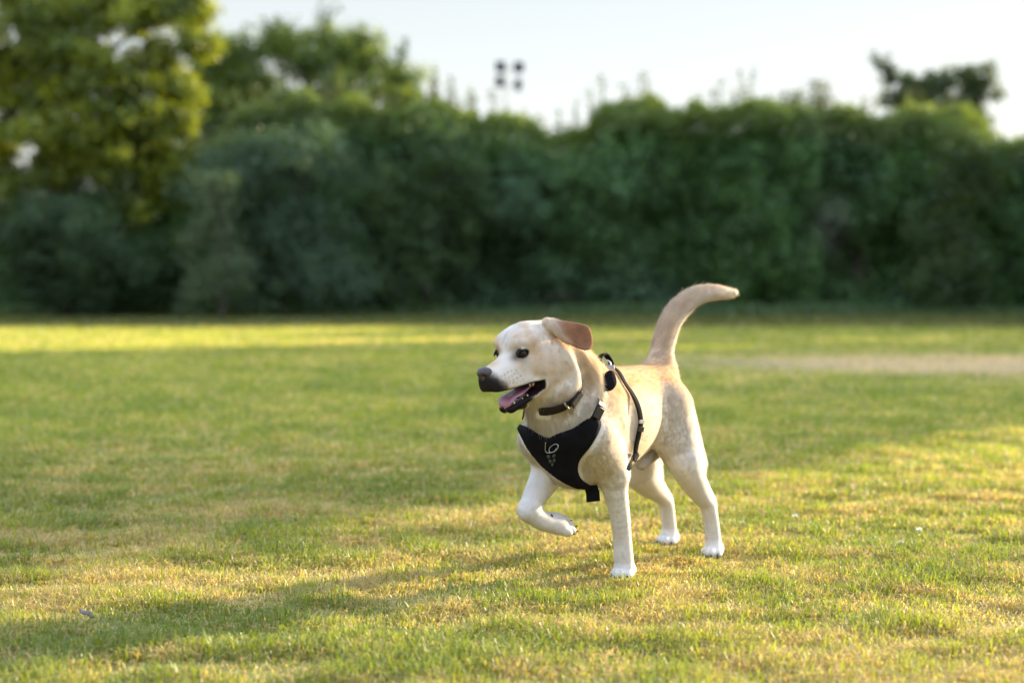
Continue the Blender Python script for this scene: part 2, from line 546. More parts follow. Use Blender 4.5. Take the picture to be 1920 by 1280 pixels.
# ---- sparse tree behind the hedge on the right
dC = 46.0
def cC(u, v, dy, ru, rv, w=1.0):
    return (X(u, dC) - X(1770, dC), dy, Z(v, dC), ru / F_PX * dC * 1.15, ru / F_PX * dC, rv / F_PX * dC * 1.25, w)
make_tree('sparse_tree', 'open-crowned tree poking above the hedge near the right edge', 'tree', (X(1770, dC), dC, 0), 5.0, .16,
          [cC(u_, v_, dy_, r_ * 1.15, r_ * .9, w_) for u_, v_, dy_, r_, w_ in
           [(1722, 158, 0, 17, .3), (1745, 148, .2, 14, .2), (1762, 168, 0, 18, .35), (1788, 142, .2, 15, .25), (1803, 165, 0, 18, .35), (1832, 160, 0, 14, .25),
            (1852, 152, 0, 11, .15), (1845, 128, 0, 8, .1), (1708, 182, 0, 16, .25), (1742, 190, -.2, 20, .4), (1776, 198, -.2, 22, .5), (1815, 192, 0, 18, .35),
            (1662, 150, 0, 10, .1), (1864, 178, 0, 10, .12), (1700, 150, .1, 12, .15), (1815, 138, .1, 11, .14), (1680, 176, 0, 12, .15), (1655, 186, 0, 11, .12), (1690, 205, 0, 16, .25), (1735, 205, .1, 22, .4), (1800, 212, .1, 24, .5), (1770, 235, 0, 50, 1.0), (1720, 232, 0, 34, .6), (1815, 232, 0, 34, .6), (1690, 262, -.2, 40, .6), (1760, 272, -.3, 60, 1.1)]],
          13000, .13, [(.055, .090, .022), (.11, .150, .030)], 303, twigs=26, tw_sigma=.13,
          bare=[((X(1650, dC) - X(1770, dC), 0, Z(112, dC)), 7), ((X(1672, dC) - X(1770, dC), 0, Z(140, dC)), 6), ((X(1690, dC) - X(1770, dC), 0, Z(165, dC)), 4)])

# ---- the tall hedge along the far side
hx_px = np.array([-400, 250, 460, 650, 740, 800, 860, 905, 960, 1010, 1060, 1120, 1200, 1290, 1360, 1440, 1500, 1570, 1640, 1720, 1790, 1835, 1870, 1920, 1980, 2300])
hv_px = np.array([455, 445, 212, 205, 196, 186, 200, 240, 236, 238, 246, 226, 216, 206, 214, 222, 214, 204, 214, 205, 205, 235, 272, 262, 240, 240])
DH = 39.6
hrg = np.random.default_rng(77)
def hedge_top(x):
    return Z(np.interp(960 + x / DH * F_PX, hx_px, hv_px), DH)
Z_ = np.vectorize(lambda v: at_depth(960, v, DH)[2])
def hedge_top(x):
    q = np.stack([x, x * 0, x * 0], 1)
    return Z_(np.interp(960 + x / DH * F_PX, hx_px, hv_px)) + .7 * (fnoise(q * .75, 87, 2) - .5) * smoothstep(1.0, 3.0, np.abs(x + .2)) + .55 * (fnoise(q * 2.2, 88, 2) - .5)
hedge = empty('hedge', (0, DH, 0))
tag(hedge, 'long tall dark green hedge running along the far side of the lawn', 'hedge')
def bulge(x, z_):
    P = np.stack([x, z_ * .8, x * 0], 1)
    return 1.9 * (fnoise(P * .42 + 7, 81, 2) - .5) + 1.3 * (fnoise(P * 1.1, 82, 2) - .5) + .8 * (fnoise(P * 2.6, 86, 2) - .5)
nh = 310000
lx = hrg.uniform(-25, 20, nh)
ht = hedge_top(lx)
vz = hrg.random(nh) ** .9
lz = vz * (ht - .05) + .05
taper = 1.15 - .55 * smoothstep(.55, 1.0, vz)
front = -(taper + bulge(lx, lz)) + np.abs(hrg.normal(0, .28, nh)) - .05
fr = hrg.random(nh) < .62
ly = np.where(fr, front, hrg.uniform(-.9, .9, nh))
lz = np.where(fr, lz, ht - 1.15 * hrg.random(nh) ** 1.6 + hrg.normal(0, .07, nh))
ridge = fnoise(np.stack([lx * 1.3, lx * 0, lx * 0], 1), 83, 3) - .5
lz = lz + np.where(lz > ht * .7, ridge * .55 * (lz / ht), 0)
pn = fnoise(np.stack([lx * .8, lz * .9, ly * .5], 1), 84, 3)
pb = fnoise(np.stack([lx * .35, lz * .4, ly * .5], 1), 85, 2)
hc = np.array([.024, .072, .022]) + (np.array([.112, .225, .042]) - np.array([.024, .072, .022])) * np.clip(.2 + .5 * pn + .6 * hrg.random(nh) - .25, 0, 1)[:, None]
hc = hc * (1 - .5 * smoothstep(.5, .7, pb)[:, None]) + np.array([.085, .145, .095]) * .5 * smoothstep(.5, .7, pb)[:, None]
topm = smoothstep(.78, 1.0, lz / ht)[:, None] * .6
hc = hc * (1 - topm) + np.array([.19, .225, .04]) * topm        # yellower top: sunlight painted into the leaf colour
# a few dead grey-brown patches
for (u, v, rx, rz, cc_) in [(1545, 430, .42, .75, (.16, .14, .13)), (1600, 500, .30, .45, (.11, .085, .065)), (1770, 470, .35, .5, (.09, .07, .05)), (1050, 565, .5, .25, (.10, .08, .065)), (760, 330, .3, .3, (.08, .075, .06))]:
    w = np.exp(-(((lx - X(u, DH)) / rx) ** 2 + ((lz - Z(v, DH)) / rz) ** 2))[:, None] * (hrg.random(nh) < .75)[:, None]
    hc = hc * (1 - w) + np.array(cc_) * w
out = np.stack([lx * 0, np.full(nh, -1.0), lx * 0 + .3], 1) * fr[:, None] + np.array([0, 0, .8]) * (~fr)[:, None]
V, F, C = leaf_cards(np.stack([lx, ly, lz], 1), .11, hc * hrg.uniform(1.0, 1.6, (nh, 1)), hrg, .2, out * .6)
link_mesh('foliage', np_mesh('foliage', V, F, smooth=False, col=C), mat_leaf, hedge)
# shoots standing above the clipped top
sx = np.concatenate([hrg.uniform(-17, 17, 420), X(1530, DH) + hrg.normal(0, .12, 12), X(1490, DH) + hrg.normal(0, .1, 6), X(960, DH) + hrg.normal(0, .3, 6)])
sh = np.concatenate([.10 + .75 * hrg.random(420) ** 3.8, hrg.uniform(.5, .95, 12), hrg.uniform(.3, .5, 6), hrg.uniform(.2, .4, 6)])
P, Cc, limbs = [], [], []
for x, h in zip(sx, sh):
    b0 = np.array([x, hrg.uniform(-.5, .5), hedge_top(np.array([x]))[0] - .3])
    tip = b0 + np.array([hrg.normal(0, .08), hrg.normal(0, .08), h + .3])
    path = wobble(b0, tip, 5, .02, hrg)
    limbs.append((path, np.linspace(.012, .004, 5)))
    k = int(14 + 40 * h)
    t_ = hrg.uniform(.2, 1, k) * 3.99
    i = t_.astype(int)
    P.append(path[i] + (path[i + 1] - path[i]) * (t_ - i)[:, None] + hrg.normal(0, .055, (k, 3)))
    Cc.append(np.repeat([[.085, .115, .030]], k, 0) * hrg.uniform(.6, 1.3, (k, 1)))
V, F, C = leaf_cards(np.concatenate(P), .10, np.concatenate(Cc), hrg, .3)
so = link_mesh('shoots', np_mesh('shoots', V, F, smooth=False, col=C), mat_leaf, hedge)
tag(wood('stems', limbs, mat_bark, hedge), kind='stuff')
# dense inner growth
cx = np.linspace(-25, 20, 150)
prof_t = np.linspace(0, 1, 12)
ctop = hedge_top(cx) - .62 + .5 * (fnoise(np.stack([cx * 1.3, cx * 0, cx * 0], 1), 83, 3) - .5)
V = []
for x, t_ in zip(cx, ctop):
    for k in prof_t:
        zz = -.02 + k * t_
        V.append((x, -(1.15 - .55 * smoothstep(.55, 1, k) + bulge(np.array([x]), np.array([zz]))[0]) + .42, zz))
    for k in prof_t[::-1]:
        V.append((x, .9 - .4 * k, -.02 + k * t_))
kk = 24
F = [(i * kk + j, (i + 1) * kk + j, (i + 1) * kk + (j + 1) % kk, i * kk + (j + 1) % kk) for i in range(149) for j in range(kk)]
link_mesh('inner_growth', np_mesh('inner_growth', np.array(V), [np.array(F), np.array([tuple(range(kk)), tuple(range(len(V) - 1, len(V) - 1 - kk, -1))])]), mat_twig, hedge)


# ---- bushes in front of the hedge on the left
def bush(name, label, u, d, vt, wu, cols, n_leaf, seed, leaf=.10, cat='bush', sub=9):
    rg = np.random.default_rng(seed)
    h = Z(vt, d); r = wu / 2 / F_PX * d
    cl = []
    for k in range(sub):
        a = rg.uniform(-1, 1); zf = rg.uniform(.12, .86)
        lim = math.sqrt(max(.06, 1 - (max(zf - .35, 0) / .68) ** 2))
        cl.append((a * r * .75 * lim, rg.uniform(-.5, .3) * r * .7, zf * h, r * .42, r * .42, h * .17, 1))
    cl.append((0, 0, h * .86, r * .45, r * .4, h * .12, .8))
    cl.append((0, 0, h * .35, r * .80, r * .6, h * .30, 2.5))
    return make_tree(name, label, cat, (X(u, d), d, 0), h * .6, .07, cl, n_leaf, leaf, cols, seed, twigs=40, tw_sigma=.16)


bush('shaded_crown_bush', 'mid-green bush added below the yellow-green tree to carry its shaded lower crown', 215, 36.6, 322, 400, [(.030, .080, .022), (.125, .215, .042)], 22000, 416, .10, sub=16)  # added for the tree's shaded lower crown; the shade sits in its leaf colour
bush('grey_green_bush', 'rounded grey-green bush bulging out before the hedge below the dark tree', 530, 36.0, 232, 400, [(.050, .100, .050), (.12, .195, .090)], 30000, 411, .10, sub=14)
bush('dark_bush', 'low dark bush under the sunlit tree at the left edge', 130, 35.2, 350, 460, [(.035, .080, .026), (.085, .155, .042)], 24000, 412, .09, sub=10)
bush('pale_weed_bush', 'small bush with upright pale grey-green shoots at the foot of the rounded bush', 415, 33.5, 315, 130, [(.10, .155, .070), (.18, .240, .100)], 5200, 413, .085, sub=8)
bush('olive_bush', 'olive green bush standing out from the hedge between dog and rounded bush', 800, 37.6, 190, 270, [(.040, .090, .028), (.115, .190, .042)], 20000, 414, .10, sub=12)
bush('light_bush', 'light yellow-green bush in the hedge line at the far right', 1790, 37.8, 215, 240, [(.040, .090, .026), (.14, .205, .036)], 17000, 415, .10, sub=12)

# ---- tall trees to the right of the frame: they shade the middle of the lawn
shade_first = None
for k, (tx, ty, h, r) in enumerate([(19.0, 20.2, 11.0, 2.4), (19.6, 23.4, 11.6, 2.5), (19.2, 26.4, 11.2, 2.5), (19.5, 29.4, 11.4, 2.5), (19.2, 32.4, 10.4, 2.2), (20.0, 37.2, 6.6, 2.3), (21.5, 41.8, 6.6, 2.4)]):
    rg = np.random.default_rng(500 + k)
    cl = [(rg.normal(0, .4) * r, rg.uniform(-.55, .55) * r, zf * h, r * .62, r * .62, h * .11, 1) for zf in np.linspace(.12, .9, 11)]
    cl += [(0, 0, h * .3, r * .8, r * .95, h * .2, 3), (0, 0, h * .62, r * .75, r * .9, h * .2, 3)]
    make_tree('shade_tree', 'tall dense tree standing right of the lawn, shading its middle', 'tree', (tx, ty, 0), h * .8, .28, cl, 9000, .30,
              [(.045, .085, .018), (.09, .14, .024)], 500 + k, twigs=14, tw_sigma=.3, group='trees to the right of the lawn')

# ---- floodlight mast beyond the hedge
dM = 120.0
mast = empty('floodlight_mast', (X(949, dM), dM, 0))
tag(mast, 'slim floodlight mast with four lamp heads rising beyond the hedge', 'floodlight')
mat_mast = plain_mat('mast_grey', (.30, .32, .34), rough=.5, noise=.1)
mat_lamp = plain_mat('lamp_dark', (.004, .016, .018), rough=.7, noise=.2, spec=.2)
zt = Z(118, dM)
V, F = tube_np([(0, 0, -.1), (0, 0, zt * .5), (0, 0, zt)], [.12, .10, .07], 12)
link_mesh('mast', np_mesh('mast', V, F), mat_mast, mast)
for vv in (131, 161):
    zz = Z(vv, dM)
    V, F = tube_np([(-.62, -.10, zz), (0, -.10, zz), (1.05, -.10, zz)], [.045, .045, .045], 8)
    link_mesh('crossarm', np_mesh('crossarm', V, F), mat_mast, mast)


def lamp_head(x, y, zz, w, h, dpt, tilt):
    """a tapered housing with a visor"""
    M = Matrix.Translation((x, y, zz)) @ Matrix.Rotation(tilt, 4, 'X')
    pts = [(-w / 2, -dpt / 2, -h / 2), (w / 2, -dpt / 2, -h / 2), (w / 2, -dpt / 2, h / 2), (-w / 2, -dpt / 2, h / 2),
           (-w * .32, dpt / 2, -h * .3), (w * .32, dpt / 2, -h * .3), (w * .32, dpt / 2, h * .3), (-w * .32, dpt / 2, h * .3),
           (-w / 2, -dpt * .95, h * .46), (w / 2, -dpt * .95, h * .46), (w / 2, -dpt * .95, h / 2), (-w / 2, -dpt * .95, h / 2)]
    V = [tuple(M @ Vector(p_)) for p_ in pts]
    F = [(0, 1, 2, 3), (5, 4, 7, 6), (0, 4, 5, 1), (1, 5, 6, 2), (2, 6, 7, 3), (3, 7, 4, 0), (8, 9, 10, 11), (3, 2, 10, 11), (2, 3, 8, 9)]
    return link_mesh('lamp_head', np_mesh('lamp_head', V, np.array(F), smooth=False), mat_lamp, mast)


for (u, v, w, h) in [(938, 130, .56, .56), (972.5, 131, .60, .56), (937, 158, .50, .62), (971.5, 164, .42, .70)]:
    lamp_head(X(u, dM) - X(949, dM), -.45, Z(v, dM), w * 1.25, h * 1.2, .5, -.35)

# ---- small things lying in the lawn
mat_petal = plain_mat('petal_white', (.80, .80, .74), rough=.6, noise=.06)
def flower(u, v, label, s=1.0):
    q = on_ground(u, v, .028)
    o = empty('white_flower', (q[0], q[1], 0))
    tag(o, label, 'flower', 'small white flowers in the lawn')
    V, F = tube_np([(0, 0, -.005), (.002, 0, .012), (.0, 0, .024)], [.0012, .001, .001], 6)
    link_mesh('stalk', np_mesh('stalk', V, F), mat_leafstem, o)
    rg = np.random.default_rng(int(u))
    VV, FF, oo = [], [], 0
    for k in range(46):      # a round head of little upright petals
        d = rg.normal(0, 1, 3); d[2] = abs(d[2]) * .8 + .05; d /= np.linalg.norm(d)
        a = np.cross(d, (0, 0, 1)); a /= np.linalg.norm(a) + 1e-9
        c0 = np.array([0, 0, .024]); L = .0105 * s
        for q_ in (c0 + a * .0016, c0 - a * .0016, c0 + d * L - a * .0022, c0 + d * L + a * .0022):
            VV.append(q_)
        FF.append((oo, oo + 1, oo + 2, oo + 3)); oo += 4
    link_mesh('flower_head', np_mesh('flower_head', np.array(VV), np.array(FF), smooth=False), mat_petal, o)
mat_leafstem = plain_mat('flower_stalk', (.09, .15, .03), rough=.7)
flower(1491, 966, 'small white flower in the sunlit lawn, leftmost of three right of the dog', 1.1)
flower(1724, 992, 'small white flower in the sunlit lawn, rightmost of three right of the dog', 1.1)
flower(1690, 1016, 'small white flower in the sunlit lawn, nearest of three right of the dog')

q = on_ground(163, 1153, .016)
V, F = [], []
for i, t_ in enumerate(np.linspace(-1, 1, 13)):
    w = .0085 * math.sqrt(max(0, 1 - t_ * t_)) + .0012
    for j in range(7):
        a = (j / 6 - .5) * 2
        V.append((t_ * .021, a * w, .022 - .006 * t_ + .006 * (1 - a * a) - .004 * t_ * t_ + .0015 * math.sin(5 * t_)))
F = [(i * 7 + j, i * 7 + j + 1, i * 7 + 8 + j, i * 7 + 7 + j) for i in range(12) for j in range(6)]
V2 = [(x, y, zz - .0022) for x, y, zz in V]
nV = len(V)
F += [(d_ + nV, c_ + nV, b_ + nV, a_ + nV) for a_, b_, c_, d_ in F]
rimv = [i * 7 for i in range(13)] + [12 * 7 + j for j in range(1, 7)] + [i * 7 + 6 for i in range(11, -1, -1)] + [j for j in range(5, 0, -1)]
F += [(b_, a_, a_ + nV, b_ + nV) for a_, b_ in zip(rimv, rimv[1:] + rimv[:1])]
lf_o = link_mesh('fallen_leaf', np_mesh('fallen_leaf', np.array(V + V2), np.array(F)), plain_mat('dead_leaf', (.15, .14, .115), rough=.9, spec=.1, noise=.4, scale=120))
lf_o.location = (q[0], q[1], 0)
lf_o.rotation_euler = (0, 0, -.35)
tag(lf_o, 'small curled grey dead leaf in the grass at the lower left', 'leaf')
# ================================================================ the dog
DOG_P0 = np.array([0.108, 4.22, 0.0])          # on the ground below the breastbone
DOG_RZ = R(-125)
D_F = np.array([math.cos(DOG_RZ), math.sin(DOG_RZ), 0.0])
D_L = np.array([-D_F[1], D_F[0], 0.0])


def lm(u, v, yl):
    """dog-local point on the lengthwise plane yl behind photo pixel (u, v)"""
    d = pix_ray(u, v)
    o = CAM - DOG_P0
    t = (yl - o @ D_L) / (d @ D_L)
    q = o + d * t
    return np.array([q @ D_F, q @ D_L, q[2]])


def to_pix(p):
    """dog-local (n,3) -> photo pixels"""
    p = np.atleast_2d(p)
    w = DOG_P0 + p[:, :1] * D_F + p[:, 1:2] * D_L + p[:, 2:] * np.array([0, 0, 1.0]) - CAM
    z = w @ C_FWD
    return np.stack([960 + F_PX * (w @ C_RIGHT) / z, 640 - F_PX * (w @ C_UP) / z], 1)


def dirs_to_local(w):
    return np.array([w @ D_F, w @ D_L, w[2]])


# ---- head frame
H_YAW, H_PIT, H_ROL, HS = R(40), R(14), R(3), 1.13
_hf = np.array([-math.cos(H_YAW) * math.cos(H_PIT), -math.sin(H_YAW) * math.cos(H_PIT), -math.sin(H_PIT)])
_hl = np.array([math.sin(H_YAW), -math.cos(H_YAW), 0])
_hu = np.cross(_hf, _hl)
_hl, _hu = _hl * math.cos(H_ROL) + _hu * math.sin(H_ROL), -_hl * math.sin(H_ROL) + _hu * math.cos(H_ROL)
H_C = np.array([0.061, -0.008, 0.668])
H_F, H_L, H_U = dirs_to_local(_hf), dirs_to_local(_hl), dirs_to_local(_hu)
H_M = np.stack([H_F, H_L, H_U])                # rows: head axes in dog-local


def hp(a, b, c):
    return H_C + HS * (a * H_F + b * H_L + c * H_U)


# ---- distance field
VOX = 0.0032
LO = np.array([-1.12, -0.23, -0.012])
HI = np.array([0.34, 0.26, 0.86])
NX, NY, NZ = [int(math.ceil(v)) for v in (HI - LO) / VOX]
FLD = np.full((NX, NY, NZ), 0.2, np.float32)
PRIMS = []


def _sub(lo, hi):
    a = np.clip(np.floor((np.asarray(lo) - LO) / VOX).astype(int), 0, [NX, NY, NZ])
    b = np.clip(np.ceil((np.asarray(hi) - LO) / VOX).astype(int) + 1, 0, [NX, NY, NZ])
    sl = tuple(slice(a[i], b[i]) for i in range(3))
    ax = [(LO[i] + VOX * np.arange(a[i], b[i])).astype(np.float32) for i in range(3)]
    X, Y, Z = np.meshgrid(*ax, indexing='ij', sparse=True)
    return sl, X, Y, Z


def put(fn, lo, hi, k=0.02, flow=None, name='', op='add'):
    m = k + 0.03
    sl, X, Y, Z = _sub(np.asarray(lo) - m, np.asarray(hi) + m)
    d = np.asarray(fn(X, Y, Z), np.float32)
    f = FLD[sl]
    if op == 'add':
        h = np.maximum(k - np.abs(f - d), 0)
        FLD[sl] = np.minimum(f, d) - h * h / (4 * k)
        PRIMS.append((fn, np.asarray(lo), np.asarray(hi), flow, name))
    else:
        d = -d
        h = np.maximum(k - np.abs(f - d), 0)
        FLD[sl] = np.maximum(f, d) + h * h / (4 * k)


def rcone(a, b, ra, rb, k=0.02, flow=None, name='', op='add'):
    a, b = np.asarray(a, float), np.asarray(b, float)
    ba = b - a
    l2 = ba @ ba
    rr = ra - rb
    a2 = l2 - rr * rr
    il2 = 1 / l2

    def fn(X, Y, Z):
        px, py, pz = X - a[0], Y - a[1], Z - a[2]
        y = px * ba[0] + py * ba[1] + pz * ba[2]
        z = y - l2
        qx, qy, qz = px * l2 - ba[0] * y, py * l2 - ba[1] * y, pz * l2 - ba[2] * y
        x2 = qx * qx + qy * qy + qz * qz
        y2, z2 = y * y * l2, z * z * l2
        kk = np.sign(rr) * rr * rr * x2
        d = (np.sqrt(x2 * a2 * il2) + y * rr) * il2 - ra
        d = np.where(np.sign(z) * a2 * z2 > kk, np.sqrt(x2 + z2) * il2 - rb,
                     np.where(np.sign(y) * a2 * y2 < kk, np.sqrt(x2 + y2) * il2 - ra, d))
        return d
    r = max(ra, rb)
    put(fn, np.minimum(a, b) - r, np.maximum(a, b) + r, k, flow if flow is not None else ba / math.sqrt(l2), name, op)


def rcone_fn(a, b, ra, rb):
    ba = b - a
    l2 = ba @ ba
    rr = ra - rb
    a2 = l2 - rr * rr
    il2 = 1 / l2

    def fn(X, Y, Z):
        px, py, pz = X - a[0], Y - a[1], Z - a[2]
        y = px * ba[0] + py * ba[1] + pz * ba[2]
        z = y - l2
        qx, qy, qz = px * l2 - ba[0] * y, py * l2 - ba[1] * y, pz * l2 - ba[2] * y
        x2 = qx * qx + qy * qy + qz * qz
        y2, z2 = y * y * l2, z * z * l2
        kk = np.sign(rr) * rr * rr * x2
        d = (np.sqrt(x2 * a2 * il2) + y * rr) * il2 - ra
        return np.where(np.sign(z) * a2 * z2 > kk, np.sqrt(x2 + z2) * il2 - rb,
                        np.where(np.sign(y) * a2 * y2 < kk, np.sqrt(x2 + y2) * il2 - ra, d))
    return fn


def chain(pts, rs, k=0.02, name='', flow=None, op='add'):
    """a smooth tapered limb through the points (Catmull-Rom), one primitive per segment"""
    P = np.array(pts, float)
    r = np.array(rs, float)
    Q = np.concatenate([[2 * P[0] - P[1]], P, [2 * P[-1] - P[-2]]])
    q = np.concatenate([[2 * r[0] - r[1]], r, [2 * r[-1] - r[-2]]])
    pp, qq = [], []
    for i in range(1, len(Q) - 2):
        for t in np.linspace(0, 1, 5)[:-1]:
            w = np.array([-t + 2 * t * t - t ** 3, 2 - 5 * t * t + 3 * t ** 3, t + 4 * t * t - 3 * t ** 3, -t * t + t ** 3]) / 2
            pp.append(w @ Q[i - 1:i + 3]); qq.append(w @ q[i - 1:i + 3])
    pp.append(P[-1]); qq.append(r[-1])
    pp, qq = np.array(pp), np.array(qq)
    fns = [rcone_fn(pp[i], pp[i + 1], qq[i], qq[i + 1]) for i in range(len(pp) - 1)]

    def fn(X, Y, Z):
        d = fns[0](X, Y, Z)
        for g in fns[1:]:
            e = g(X, Y, Z)
            h = np.maximum(.004 - np.abs(d - e), 0)
            d = np.minimum(d, e) - h * h / .016
        return d
    rm = qq.max()
    put(fn, pp.min(0) - rm, pp.max(0) + rm, k, flow if flow is not None else (P[-1] - P[0]) / np.linalg.norm(P[-1] - P[0]), name, op)


def axes(fx, up=(0, 0, 1)):
    """rows of an orthonormal frame with x along fx, z near up"""
    x = np.asarray(fx, float); x = x / np.linalg.norm(x)
    y = np.cross(up, x); y /= np.linalg.norm(y)
    return np.stack([x, y, np.cross(x, y)])


def ell(c, r, M=None, k=0.02, flow=None, name='', op='add'):
    c, r = np.asarray(c, float), np.asarray(r, float)
    M = np.eye(3) if M is None else M

    def fn(X, Y, Z):
        px, py, pz = X - c[0], Y - c[1], Z - c[2]
        q = [(M[i, 0] * px + M[i, 1] * py + M[i, 2] * pz) for i in range(3)]
        k0 = np.sqrt((q[0] / r[0]) ** 2 + (q[1] / r[1]) ** 2 + (q[2] / r[2]) ** 2) + 1e-6
        k1 = np.sqrt((q[0] / r[0] ** 2) ** 2 + (q[1] / r[1] ** 2) ** 2 + (q[2] / r[2] ** 2) ** 2) + 1e-6
        return k0 * (k0 - 1) / k1
    ext = np.sqrt(((M * r[:, None]) ** 2).sum(0))
    put(fn, c - ext, c + ext, k, flow if flow is not None else M[0], name, op)


def loft(stations, frame, origin, scale=1.0, k=0.02, flow=None, name='', pw=2.0):
    """elliptic tube along the frame's x axis; stations (x, top, bottom, halfwidth, yshift)"""
    st = np.array(stations, float)
    if st.shape[1] == 4:
        st = np.concatenate([st, np.zeros((len(st), 1))], 1)
    xs = np.linspace(st[0, 0], st[-1, 0], 160) if st[0, 0] < st[-1, 0] else np.linspace(st[-1, 0], st[0, 0], 160)
    if st[0, 0] > st[-1, 0]:
        st = st[::-1]
    # monotone-ish smooth interpolation
    def interp(col):
        y = np.interp(xs, st[:, 0], st[:, col])
        w = 9
        yp = np.pad(y, w, mode='reflect', reflect_type='odd')
        return np.convolve(yp, np.hanning(2 * w + 1) / np.hanning(2 * w + 1).sum(), 'valid')
    top, bot, hw, ys = interp(1), interp(2), np.maximum(interp(3), 1e-3), interp(4)
    rb = np.maximum((top - bot) / 2, 1e-3)
    zc = (top + bot) / 2
    M = np.asarray(frame)

    def fn(X, Y, Z):
        px, py, pz = X - origin[0], Y - origin[1], Z - origin[2]
        x, y, z = [(M[i, 0] * px + M[i, 1] * py + M[i, 2] * pz) / scale for i in range(3)]
        xc = np.clip(x, xs[0], xs[-1])
        A, B, Cc, D = np.interp(xc, xs, hw), np.interp(xc, xs, rb), np.interp(xc, xs, zc), np.interp(xc, xs, ys)
        a, b = (y - D), (z - Cc)
        k0 = ((np.abs(a) / A) ** pw + (np.abs(b) / B) ** pw) ** (1 / pw) + 1e-6
        k1 = np.sqrt((a / A ** 2) ** 2 + (b / B ** 2) ** 2) + 1e-6
        if pw == 2.0:
            d = k0 * (k0 - 1) / k1
        else:
            d = (k0 - 1) * np.minimum(A, B)
        dx = np.maximum(np.maximum(xs[0] - x, x - xs[-1]), 0)
        d = np.where(dx > 0, np.sqrt(np.maximum(d, 0) ** 2 + dx * dx), d)
        return d * scale
    c8 = []
    for x in (xs[0], xs[-1]):
        for y in (-hw.max(), hw.max()):
            for z in (bot.min(), top.max()):
                c8.append(origin + scale * (x * M[0] + y * M[1] + z * M[2]))
    c8 = np.array(c8)
    put(fn, c8.min(0), c8.max(0), k, flow if flow is not None else -M[0], name)


I3 = np.eye(3)
BACK = np.array([-0.96, 0, -0.28])
# ---- trunk
loft([(-.012, .452, .40, .03), (-.025, .49, .35, .060), (-.06, .54, .302, .086), (-.11, .582, .278, .102), (-.17, .604, .272, .112),
      (-.25, .600, .280, .117), (-.33, .592, .297, .115), (-.41, .592, .322, .105), (-.48, .592, .35, .095),
      (-.54, .583, .38, .086), (-.59, .56, .42, .072), (-.62, .525, .46, .05)], I3, np.zeros(3), k=.03, flow=BACK, name='trunk')
# rib swell, withers, loin
ell((-.12, 0, .51), (.10, .070, .085), k=.05, flow=BACK, name='trunk')
ell((-.28, 0, .455), (.15, .122, .125), k=.03, flow=BACK, name='trunk')
# chest front
ell((-.045, 0, .415), (.05, .068, .09), k=.04, flow=np.array([.1, 0, -1]), name='chest')
ell((-.11, 0, .32), (.085, .055, .045), k=.04, flow=np.array([-.6, 0, -.8]), name='chest')
# ---- neck
NECK0, NECK1 = np.array([-.125, .0, .515]), H_C + HS * (-.045 * H_F - .028 * H_U)
rcone(NECK0, NECK1, .106, .080, k=.05, flow=np.array([-.5, 0, -.85]), name='neck')
rcone((-.040, -.006, .47), hp(.004, -.006, -.058), .082, .062, k=.04, flow=np.array([-.15, 0, -1]), name='neck')
# ---- left foreleg (standing)
lf_sh, lf_el = np.array([-.07, .088, .415]), lm(1149, 882, .084)
ell((-.13, .083, .47), (.085, .040, .105), axes((.5, 0, -.8), (1, 0, .3)), k=.04, flow=np.array([-.5, 0, -.8]), name='shoulder')
rcone(lf_sh, lf_el, .058, .045, k=.04, flow=np.array([-.6, 0, -.8]), name='shoulder')
lf = [lf_el, lm(1154, 922, .081), lm(1162, 965, .077), lm(1167, 1010, .074), lm(1169, 1040, .073), lm(1171, 1066, .073)]
chain(lf, [.044, .0338, .0278, .0248, .0258, .0256], k=.02, name='leg')
# ---- right foreleg (lifted)
rf_sh, rf_el = np.array([-.045, -.080, .40]), lm(1034, 866, -.078)
ell((-.12, -.078, .46), (.085, .040, .105), axes((.6, 0, -.7), (1, 0, .3)), k=.04, flow=np.array([-.5, 0, -.8]), name='shoulder')
rcone(rf_sh, rf_el, .052, .047, k=.04, flow=np.array([-.6, 0, -.8]), name='shoulder')
rf_ca = lm(990, 957, -.080)
rf = [rf_el, lm(1017, 905, -.080), lm(1001, 932, -.080), rf_ca]
chain(rf, [.047, .040, .031, .028], k=.02, name='leg')
rf_toe = lm(1044, 981, -.046)
rf_mid = lm(1016, 975, -.062)
chain([rf_ca, rf_mid, rf_toe], [.0275, .0265, .027], k=.012, name='leg')
# ---- left hind leg
lh_hip, lh_st, lh_ho = np.array([-.515, .056, .475]), lm(1283, 868, .106), lm(1327, 946, .112)
ell((-.53, .062, .430), (.125, .048, .088), axes((-.15, .15, -1), (1, 0, 0)), k=.035, flow=np.array([-.3, 0, -1]), name='thigh')
rcone(lh_hip, lh_st + np.array([.0, -.012, .03]), .080, .053, k=.03, flow=np.array([-.3, 0, -1]), name='thigh')
rcone(np.array([-.595, .052, .47]), lm(1301, 868, .102), .050, .040, k=.03, flow=np.array([-.1, 0, -1]), name='thigh')
chain([lh_st, lm(1300, 902, .108), lm(1315, 928, .110), lh_ho, lm(1334, 982, .112), lm(1338, 1022, .112)],
      [.048, .039, .029, .0245, .0222, .0235], k=.02, name='leg')
rcone(lm(1313, 895, .104), lm(1335, 941, .112), .016, .012, k=.02, name='leg')          # tendon behind the hock
